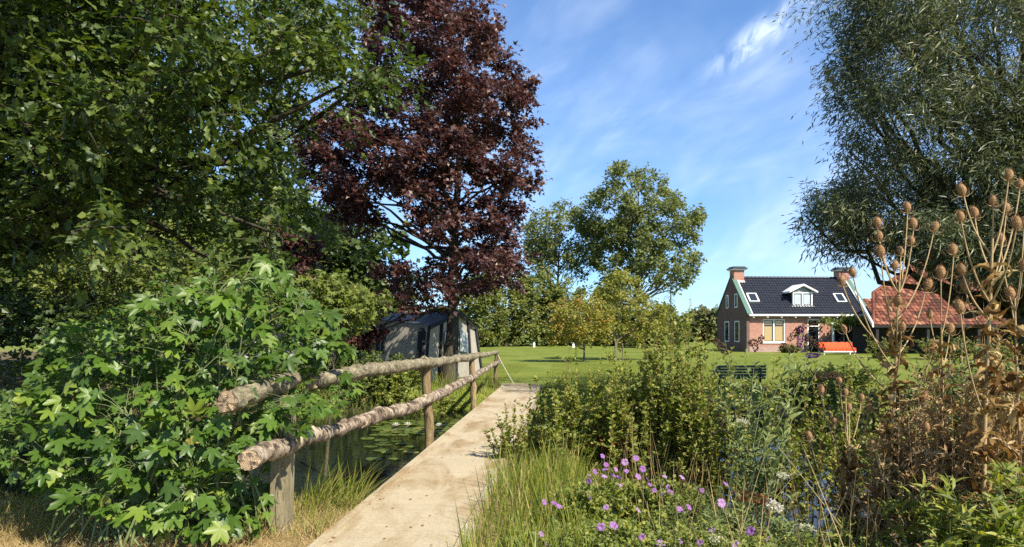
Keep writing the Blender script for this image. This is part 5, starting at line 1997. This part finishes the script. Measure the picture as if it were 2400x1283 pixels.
# ------------------------------------------------------------------ white umbel flowers
for i, (px, py, Y, lab) in enumerate([(1740, 988, 5.6, 'creamy umbel flower before the butterfly bush'), (1836, 1114, 5.2, 'small cream umbel flower over the blue water patch'), (2190, 1062, 4.6, 'faded pinkish white umbel right of the nearer teasel stem'),
                                      (1682, 1262, 4.3, 'white umbel flower at the bottom among the pink flowers'), (1890, 1235, 4.5, 'white umbel low in front of the water')]):
    gg = G(440 + i)
    t = P(px, py, Y)
    b = np.array([t[0] + gg.normal(0, .1), t[1] + .1, float(ground_z(t[:1], t[1:2] + .1)[0])])
    root = empty('umbel_plant', b, label=lab, cat='wildflower', group='white umbel wildflowers')
    S = Soup()
    v, f = tubes(bez(b, (b + t) / 2 + gg.normal(0, .05, 3), t - (0, 0, .04), 8), np.linspace(.005, .003, 8)[None], 5)
    S.add(v, f)
    m = 16
    a = gg.uniform(0, 6.28, m)
    q = np.sqrt(gg.uniform(0, 1, m)) * .055
    e = t + np.stack([np.cos(a) * q, np.sin(a) * q, .01 - q * .3], -1)
    v, f = tubes(bez(np.repeat((t - (0, 0, .04))[None], m, 0), e - (0, 0, .02), e, 4), np.full((1, 4), .0012), 3)
    S.add(v, f)
    S.build('stem', M['green_stem'], root, True)
    k = 12
    pos = np.repeat(e, k, 0) + gg.normal(0, .008, (m * k, 3))
    v, f, r = leaves(T_WIDE, pos, unit(m * k, gg) + (0, 0, .3), np.tile([0, 0, 1.], (m * k, 1)) + gg.normal(0, .3, (m * k, 3)), gg.uniform(.007, .013, m * k), gg.uniform(0, 1, m * k))
    mesh_np('flower_head', v, f, M['umbel'], root, r)

# ------------------------------------------------------------------ pink cranesbill
S = Soup()
for k in range(5):
    a = 6.283 * k / 5
    ca, sa = math.cos(a), math.sin(a)
    Rm = np.array([[ca, -sa, 0], [sa, ca, 0], [0, 0, 1]])
    q = np.array([[0, .0, 0], [-.30, .48, .26], [-.42, .80, .22], [-.16, 1.02, .06], [0, .86, .20], [.18, 1.0, .02], [.44, .76, .26], [.32, .48, .24]])
    S.add(q @ Rm.T, [[0, 7, 1], [1, 7, 6], [1, 6, 2], [2, 6, 4], [2, 4, 3], [4, 6, 5]])
fl = S.build('flower', M['pink'], None)
fl_me = fl.data
bpy.data.objects.remove(fl)
cr = [(1290, 5.2, 1235, .30, 'pink cranesbill among the tall grass beside the bridge', [(1268, 1253), (1298, 1180), (1310, 1188), (1282, 1278), (1312, 1279), (1275, 1178), (1385, 1168)]),
      (1400, 5.9, 1085, .34, 'pink cranesbill clump with the densest flower cluster', [(1420, 1090), (1418, 1102), (1443, 1101), (1468, 1105), (1436, 1115), (1415, 1118), (1380, 1115), (1378, 1160), (1380, 1128), (1452, 1138), (1412, 1070), (1464, 1084), (1395, 1105), (1450, 1120)]),
      (1540, 5.8, 1090, .34, 'pink cranesbill clump right of the densest cluster', [(1517, 1125), (1523, 1137), (1558, 1118), (1550, 1135), (1565, 1142), (1506, 1100), (1495, 1118), (1570, 1155), (1533, 1150), (1598, 1120), (1548, 1160), (1645, 1150), (1490, 1075)]),
      (1470, 4.7, 1200, .34, 'pink cranesbill clump low at the bottom edge', [(1408, 1235), (1438, 1233), (1495, 1197), (1420, 1190), (1505, 1260), (1548, 1275), (1593, 1195), (1614, 1190), (1594, 1270)]),
      (1690, 4.6, 1215, .34, 'pink cranesbill clump below the white flower spike', [(1755, 1250), (1760, 1245), (1725, 1280), (1700, 1135), (1640, 1272), (1797, 1264), (1690, 1180), (1668, 1242)])]
for i, (px, Y, top, w, lab, fls) in enumerate(cr):
    gg = G(460 + i)
    cx = (px - 1200) / FPX * Y
    H = CAM_H + (HOR - top) / FPX * Y
    b, t = fan(cx, Y, 70, w * .8, w * 1.25, H * .45, H * .92, gg)
    ro = herb('cranesbill', lab, 'wildflower', b, t, 22, .2, .062, T_WIDE, M['herb_leaf'], M['green_stem'], .003, 'pink cranesbill clumps on the near right bank', g=gg, branch=4, branch_len=.12)
    S = Soup()
    base = np.array(ro.location)
    for (fx, fy) in fls:
        fp = P(fx, fy, Y - .22 + gg.uniform(-.1, .12))
        c0 = np.array([cx + (fp[0] - cx) * .5, Y + .02, max(0, fp[2] - .3)])
        v, f = tubes(bez(c0, c0 * .4 + fp * .6 + (0, .03, .05), fp, 6), np.full((1, 6), .002), 4)
        S.add(v, f)
        ob = bpy.data.objects.new('flower', fl_me)
        COL.objects.link(ob)
        ob.parent = ro
        nn = nrmz(np.array([.25, -.6, .6]) + gg.normal(0, .4, 3))
        y = nrmz(np.cross(nn, gg.normal(size=3)))
        ob.matrix_basis = axes_matrix(fp - base, y, nn, gg.uniform(.020, .034))
    S.build('flower_stalks', M['green_stem'], ro, True)

# lush lanceolate plants at lower right and weedy fill
for i, (px, Y, top, w, n, mt, T, lf, lab) in enumerate([
        (2330, 3.9, 1050, .32, 34, 'herb_leaf', T_LANCE, .17, 'broad-leaved green plant below the tallest teasel'),
        (2230, 4.2, 1080, .28, 28, 'herb_leaf', T_LANCE, .15, 'dark lance-leaved plant between the teasel stems'),
        (2410, 3.7, 1090, .28, 26, 'herb_leaf', T_LANCE, .17, 'green lance-leaved plant at the lower right corner'),
        (2060, 4.3, 1215, .26, 34, 'herb_leaf', T_SIMPLE, .05, 'low yellow-green weed at the bottom below the water'),
        (1900, 4.5, 1225, .35, 40, 'herb_leaf', T_SIMPLE, .055, 'low weeds in front of the blue water patch'),
        (1790, 5.0, 1150, .35, 34, 'grey_leaf', T_LANCE, .11, 'lance-leaved herb behind the white flower spike'),
        (1640, 5.2, 1120, .34, 34, 'herb_dark', T_LANCE, .09, 'dark herb between the cranesbill and the white spike'),
        (2170, 4.0, 1230, .30, 34, 'dead_leaf', T_SIMPLE, .06, 'withered brown herb at the bottom between the teasels'),
        (2290, 4.5, 1180, .30, 30, 'dead_leaf', T_SIMPLE, .06, 'withered brown herb below the broad-leaved plant'),
        (2105, 5.1, 800, .16, 44, 'dead_leaf', T_LANCE, .11, 'tall withered stalks beside the nearer teasel'),
        (2200, 4.9, 800, .18, 44, 'dead_leaf', T_LANCE, .11, 'tall withered stalks between the two tall teasels'),
        (2300, 4.7, 740, .18, 44, 'dead_leaf', T_LANCE, .12, 'tall withered stalks behind the tallest teasel'),
        (2385, 4.5, 720, .18, 44, 'dead_leaf', T_LANCE, .12, 'tall withered stalks cut by the right edge'),
        (2150, 4.7, 640, .12, 20, 'dead_leaf', T_LANCE, .09, 'thin dry stalks standing before the left part of the barn roof'),
        (2250, 4.6, 600, .13, 22, 'dead_leaf', T_LANCE, .10, 'thin dry stalks standing before the middle of the barn roof'),
        (2350, 4.4, 560, .13, 24, 'dead_leaf', T_LANCE, .11, 'thin dry stalks crowding the tallest teasel'),
        (2110, 5.0, 985, .25, 26, 'dead_leaf', T_LANCE, .13, 'tangle of curled brown leaves around the nearer teasel stem'),
        (2230, 4.6, 985, .28, 26, 'dead_leaf', T_LANCE, .14, 'tangle of curled brown leaves between the tall teasels'),
        (2340, 4.4, 940, .28, 28, 'dead_leaf', T_LANCE, .15, 'tangle of curled brown leaves around the tallest teasel stem'),
        (2390, 4.2, 1010, .25, 22, 'grey_leaf', T_LANCE, .16, 'pale green lance-leaved herb at the right edge'),
        (1980, 4.6, 1190, .25, 30, 'herb_leaf', T_LANCE, .08, 'yellow-green herb left of the withered brown herbs'),
        (1560, 4.5, 1190, .40, 46, 'herb_leaf', T_SIMPLE, .055, 'bright green weeds at the bottom among the pink flowers'),
        (1330, 4.5, 1200, .35, 40, 'herb_leaf', T_SIMPLE, .05, 'bright green weeds at the bottom by the tall grass'),
        (1720, 4.3, 1200, .35, 40, 'herb_leaf', T_LANCE, .08, 'lush green weeds below the white flower spike'),
        (2040, 5.6, 1080, .25, 22, 'dead_leaf', T_LANCE, .12, 'brown dying herb at the foot of the nearer teasel')]):
    gg = G(480 + i)
    cx = (px - 1200) / FPX * Y
    H = max(.2, CAM_H + (HOR - top) / FPX * Y)
    b, t = fan(cx, Y, n, w * .7, w * 1.15, H * .5, H * 1.0, gg)
    herb('wild_herb', lab, 'wild plant', b, t, 20, .15, lf, T, M[mt], M['dry_stem'] if 'dead' in mt else M['green_stem'], .004, 'wild herbs on the near right bank', g=gg, branch=3, branch_len=.14)


# ------------------------------------------------------------------ grass
def grass(name, label, n, xr, yr, hmin, hmax, width, mat, lean=(0, 0), mask=None, g=None, spread=.45, droop=(.05, .3), tri=False):
    g = g or rng
    x = g.uniform(*xr, n)
    y = g.uniform(*yr, n)
    keep = np.ones(n, bool)
    if mask is not None:
        keep = mask(x, y)
    x, y = x[keep], y[keep]
    n = len(x)
    z = ground_z(x, y)
    # clumpy heights
    cl = .5 + .5 * np.sin(x * 5.3 + 1.7 * np.sin(y * 4.1)) * np.sin(y * 6.1 + 2.0 * np.sin(x * 3.3))
    h = (hmin + (hmax - hmin) * (g.uniform(0, 1, n) * .5 + cl * .5)) * g.uniform(.7, 1.15, n)
    vec = np.stack([g.normal(0, spread, n) * h + lean[0] * h, g.normal(0, spread, n) * h + lean[1] * h, h], -1)
    if tri:
        b0 = np.stack([x, y, z - .01], -1)
        a = g.uniform(0, 6.283, n)
        sd = np.stack([np.cos(a), np.sin(a), np.zeros(n)], -1) * width / 2
        v = np.stack([b0 - sd, b0 + sd, b0 + vec], 1).reshape(-1, 3)
        o = mesh_np(name, v, np.arange(3 * n).reshape(-1, 3), mat, None, np.repeat(np.clip(g.normal(.5, .25, n), 0, 1), 3))
        tag(o, label, kind='stuff')
        return o
    v, f, r = blades(np.stack([x, y, z - .02], -1), vec, g.uniform(*droop, n) * h, width * g.uniform(.6, 1.3, n), np.clip(g.normal(.5, .33, n), 0, 1))
    o = mesh_np(name, v, f, mat, None, r)
    tag(o, label, kind='stuff')
    return o


def off_bridge(x, y, m=.0):
    return (np.abs(x - bx_at(y)) > BW / 2 + m) & (pond_sd(x, y) > -.25)


grass('dry_grass', 'dry straw-coloured grass at the lower left', 24000, (-5.2, -.9), (3.4, 6.7), .05, .16, .006, M['straw'], mask=lambda x, y: off_bridge(x, y) & (x < bx_at(y)), g=G(500), spread=.9, droop=(.2, .6), tri=True)
grass('bank_grass', 'green grass along the left bank below the bush', 7000, (-7, -1.2), (5.4, 8.0), .10, .32, .007, M['grass'], mask=lambda x, y: off_bridge(x, y, .02) & (x < bx_at(y)), g=G(501))
grass('bridge_edge_grass', 'arching green grass tuft spilling onto the left deck edge', 420, (-1.95, -1.42), (6.1, 7.6), .35, .72, .008, M['grass'], lean=(.35, -.1), mask=lambda x, y: off_bridge(x, y, .02), g=G(502), spread=.28, droop=(.1, .45))
grass('tall_grass', 'tall green grass along the right side of the deck', 3800, (-.7, 1.0), (3.4, 8.9), .30, .72, .008, M['grass'], lean=(.02, 0), mask=lambda x, y: off_bridge(x, y, .03) & (x > bx_at(y)) & (x < bx_at(y) + 1.45), g=G(503), spread=.2, droop=(.02, .25))
grass('bank_undergrowth', 'mixed grass under the flowers on the near right bank', 12000, (.4, 6.2), (3.3, 8.2), .08, .42, .007, M['grass'], mask=lambda x, y: off_bridge(x, y, .03) & ~((x / y > .31) & (x / y < .47) & (y > 5.0)), g=G(504), spread=.35)
grass('dry_stalks', 'dry pale stalks among the near right bank plants', 900, (1.0, 5.6), (3.8, 7.6), .4, 1.0, .005, M['straw'], mask=lambda x, y: off_bridge(x, y, .03), g=G(505), spread=.25, droop=(0, .1))
grass('far_bank_grass', 'long green grass on the far bank beside the bridge end', 5200, (-7, 3.4), (18.6, 21.4), .25, .75, .012, M['grass'], mask=lambda x, y: off_bridge(x, y, .08) & (y < 21.2), g=G(506), spread=.25)
grass('far_right_grass', 'waterside grass on the far right bank', 6000, (2.5, 13), (12.6, 17), .25, .7, .012, M['grass'], mask=lambda x, y: off_bridge(x, y, .08) & (pond_sd(x, y) < 1.6), g=G(507), spread=.3)
grass('lawn_grass', 'short mown lawn grass beyond the bridge', 62000, (-3, 9.5), (20.6, 36), .025, .06, .012, M['lawn_blade'], mask=lambda x, y: (pond_sd(x, y) > .3) & off_bridge(x, y, .05), g=G(508), spread=.6, tri=True)

gg = G(515)
n = 120
ly = gg.uniform(4.2, 19, n)
lx = bx_at(ly) + gg.uniform(-.5, .5, n) ** 1
v, f, r = leaves(T_SIMPLE, np.stack([lx, ly, np.full(n, .0285)], -1), np.stack([gg.normal(size=n), gg.normal(size=n), np.full(n, .05)], -1), np.tile([0, 0, 1.], (n, 1)) + gg.normal(0, .15, (n, 3)), gg.uniform(.015, .045, n), gg.uniform(0, 1, n))
o = mesh_np('leaf_litter', v, f, M['rust_leaf'], None, r)
tag(o, 'scattered dead leaf bits on the bridge deck', kind='stuff')

# ------------------------------------------------------------------ lily pads and flowers
n = 14
a = np.linspace(R(12), R(348), n)
pv = np.vstack([[0, 0, 0], np.stack([np.cos(a), np.sin(a), .03 * np.sin(a * 5)], -1), np.stack([np.cos(a) * .97, np.sin(a) * .97, np.full(n, -.03)], -1)])
pf_ = [(0, 1 + i, 2 + i) for i in range(n - 1)] + [(1 + i, 1 + n + i, 2 + n + i, 2 + i) for i in range(n - 1)]
lp = mesh_np('lily_pad', pv, pf_, M['lily'])
lp_me = lp.data
bpy.data.objects.remove(lp)
gg = G(520)


def pad(x, y, s, label, group):
    ob = bpy.data.objects.new('lily_pad', lp_me)
    COL.objects.link(ob)
    ob.location = (x, y, WATER_Z + .012 + gg.uniform(0, .012))
    ob.rotation_euler = (gg.normal(0, .03), gg.normal(0, .03), gg.uniform(0, 6.28))
    ob.scale = (s, s, s)
    tag(ob, label, 'lily pad', group)


def water_pt(px, py):
    Y = (CAM_H - WATER_Z) * FPX / (py - HOR)
    return (px - 1200) / FPX * Y, Y


placed = []


def scatter(n, rect, smin, smax, label, group):
    k = tries = 0
    while k < n and tries < 6000:
        tries += 1
        px, py = gg.uniform(rect[0], rect[2]), gg.uniform(rect[1], rect[3])
        x, y = water_pt(px, py)
        s = gg.uniform(smin, smax)
        if pond_sd(np.array([x]), np.array([y]))[0] > -.3 or abs(x - bx_at(y)) < BW / 2 + .15 and y < 20:
            continue
        if any((x - a) ** 2 + (y - b) ** 2 < (.85 * (s + c)) ** 2 for a, b, c in placed):
            continue
        placed.append((x, y, s))
        pad(x, y, s, label, group)
        k += 1


scatter(70, (880, 988, 1120, 1022), .12, .2, 'lily pad of the mat around the white water lilies left of the bridge', 'lily pad mat left of the bridge')
scatter(14, (850, 1030, 970, 1085), .10, .16, 'loose lily pad on the dark water under the birch rail', 'loose lily pads left of the bridge')
scatter(26, (1255, 1000, 1420, 1045), .12, .2, 'lily pad on the water right of the bridge', 'lily pad mat right of the bridge')
scatter(24, (0, 940, 160, 1000), .14, .22, 'lily pad on the shaded water at the left edge', 'lily pads at the left edge')
S = Soup()
for ring, (m, tilt, ln) in enumerate(((9, .35, 1.0), (8, .8, .9), (6, 1.2, .7))):
    for k in range(m):
        a = 6.283 * k / m + ring * .3
        d = np.array([math.cos(a) * math.cos(tilt), math.sin(a) * math.cos(tilt), math.sin(tilt)])
        s = np.array([-math.sin(a), math.cos(a), 0])
        S.add([np.zeros(3), d * ln * .55 - s * .2, d * ln * .55 + s * .2, d * ln + (0, 0, .08)], [[0, 2, 3], [0, 3, 1]])
wl_ = S.build('bloom', M['white_petal'], None)
wl_me = wl_.data
bpy.data.objects.remove(wl_)
for px, py, lab in [(928, 1001, 'white water lily bloom leftmost of the three by the second rail post'), (956, 1000, 'white water lily bloom middle of the three by the second rail post'),
                    (1030, 1002, 'white water lily bloom between second rail post and deck'), (1335, 1043, 'white water lily bloom right of the bridge behind the lone willowherb')]:
    x, y = water_pt(px, py)
    ob = bpy.data.objects.new('water_lily', wl_me)
    COL.objects.link(ob)
    ob.location = (x, y, WATER_Z + .02)
    ob.scale = (.11, .11, .11)
    tag(ob, lab, 'water lily', 'white water lilies')
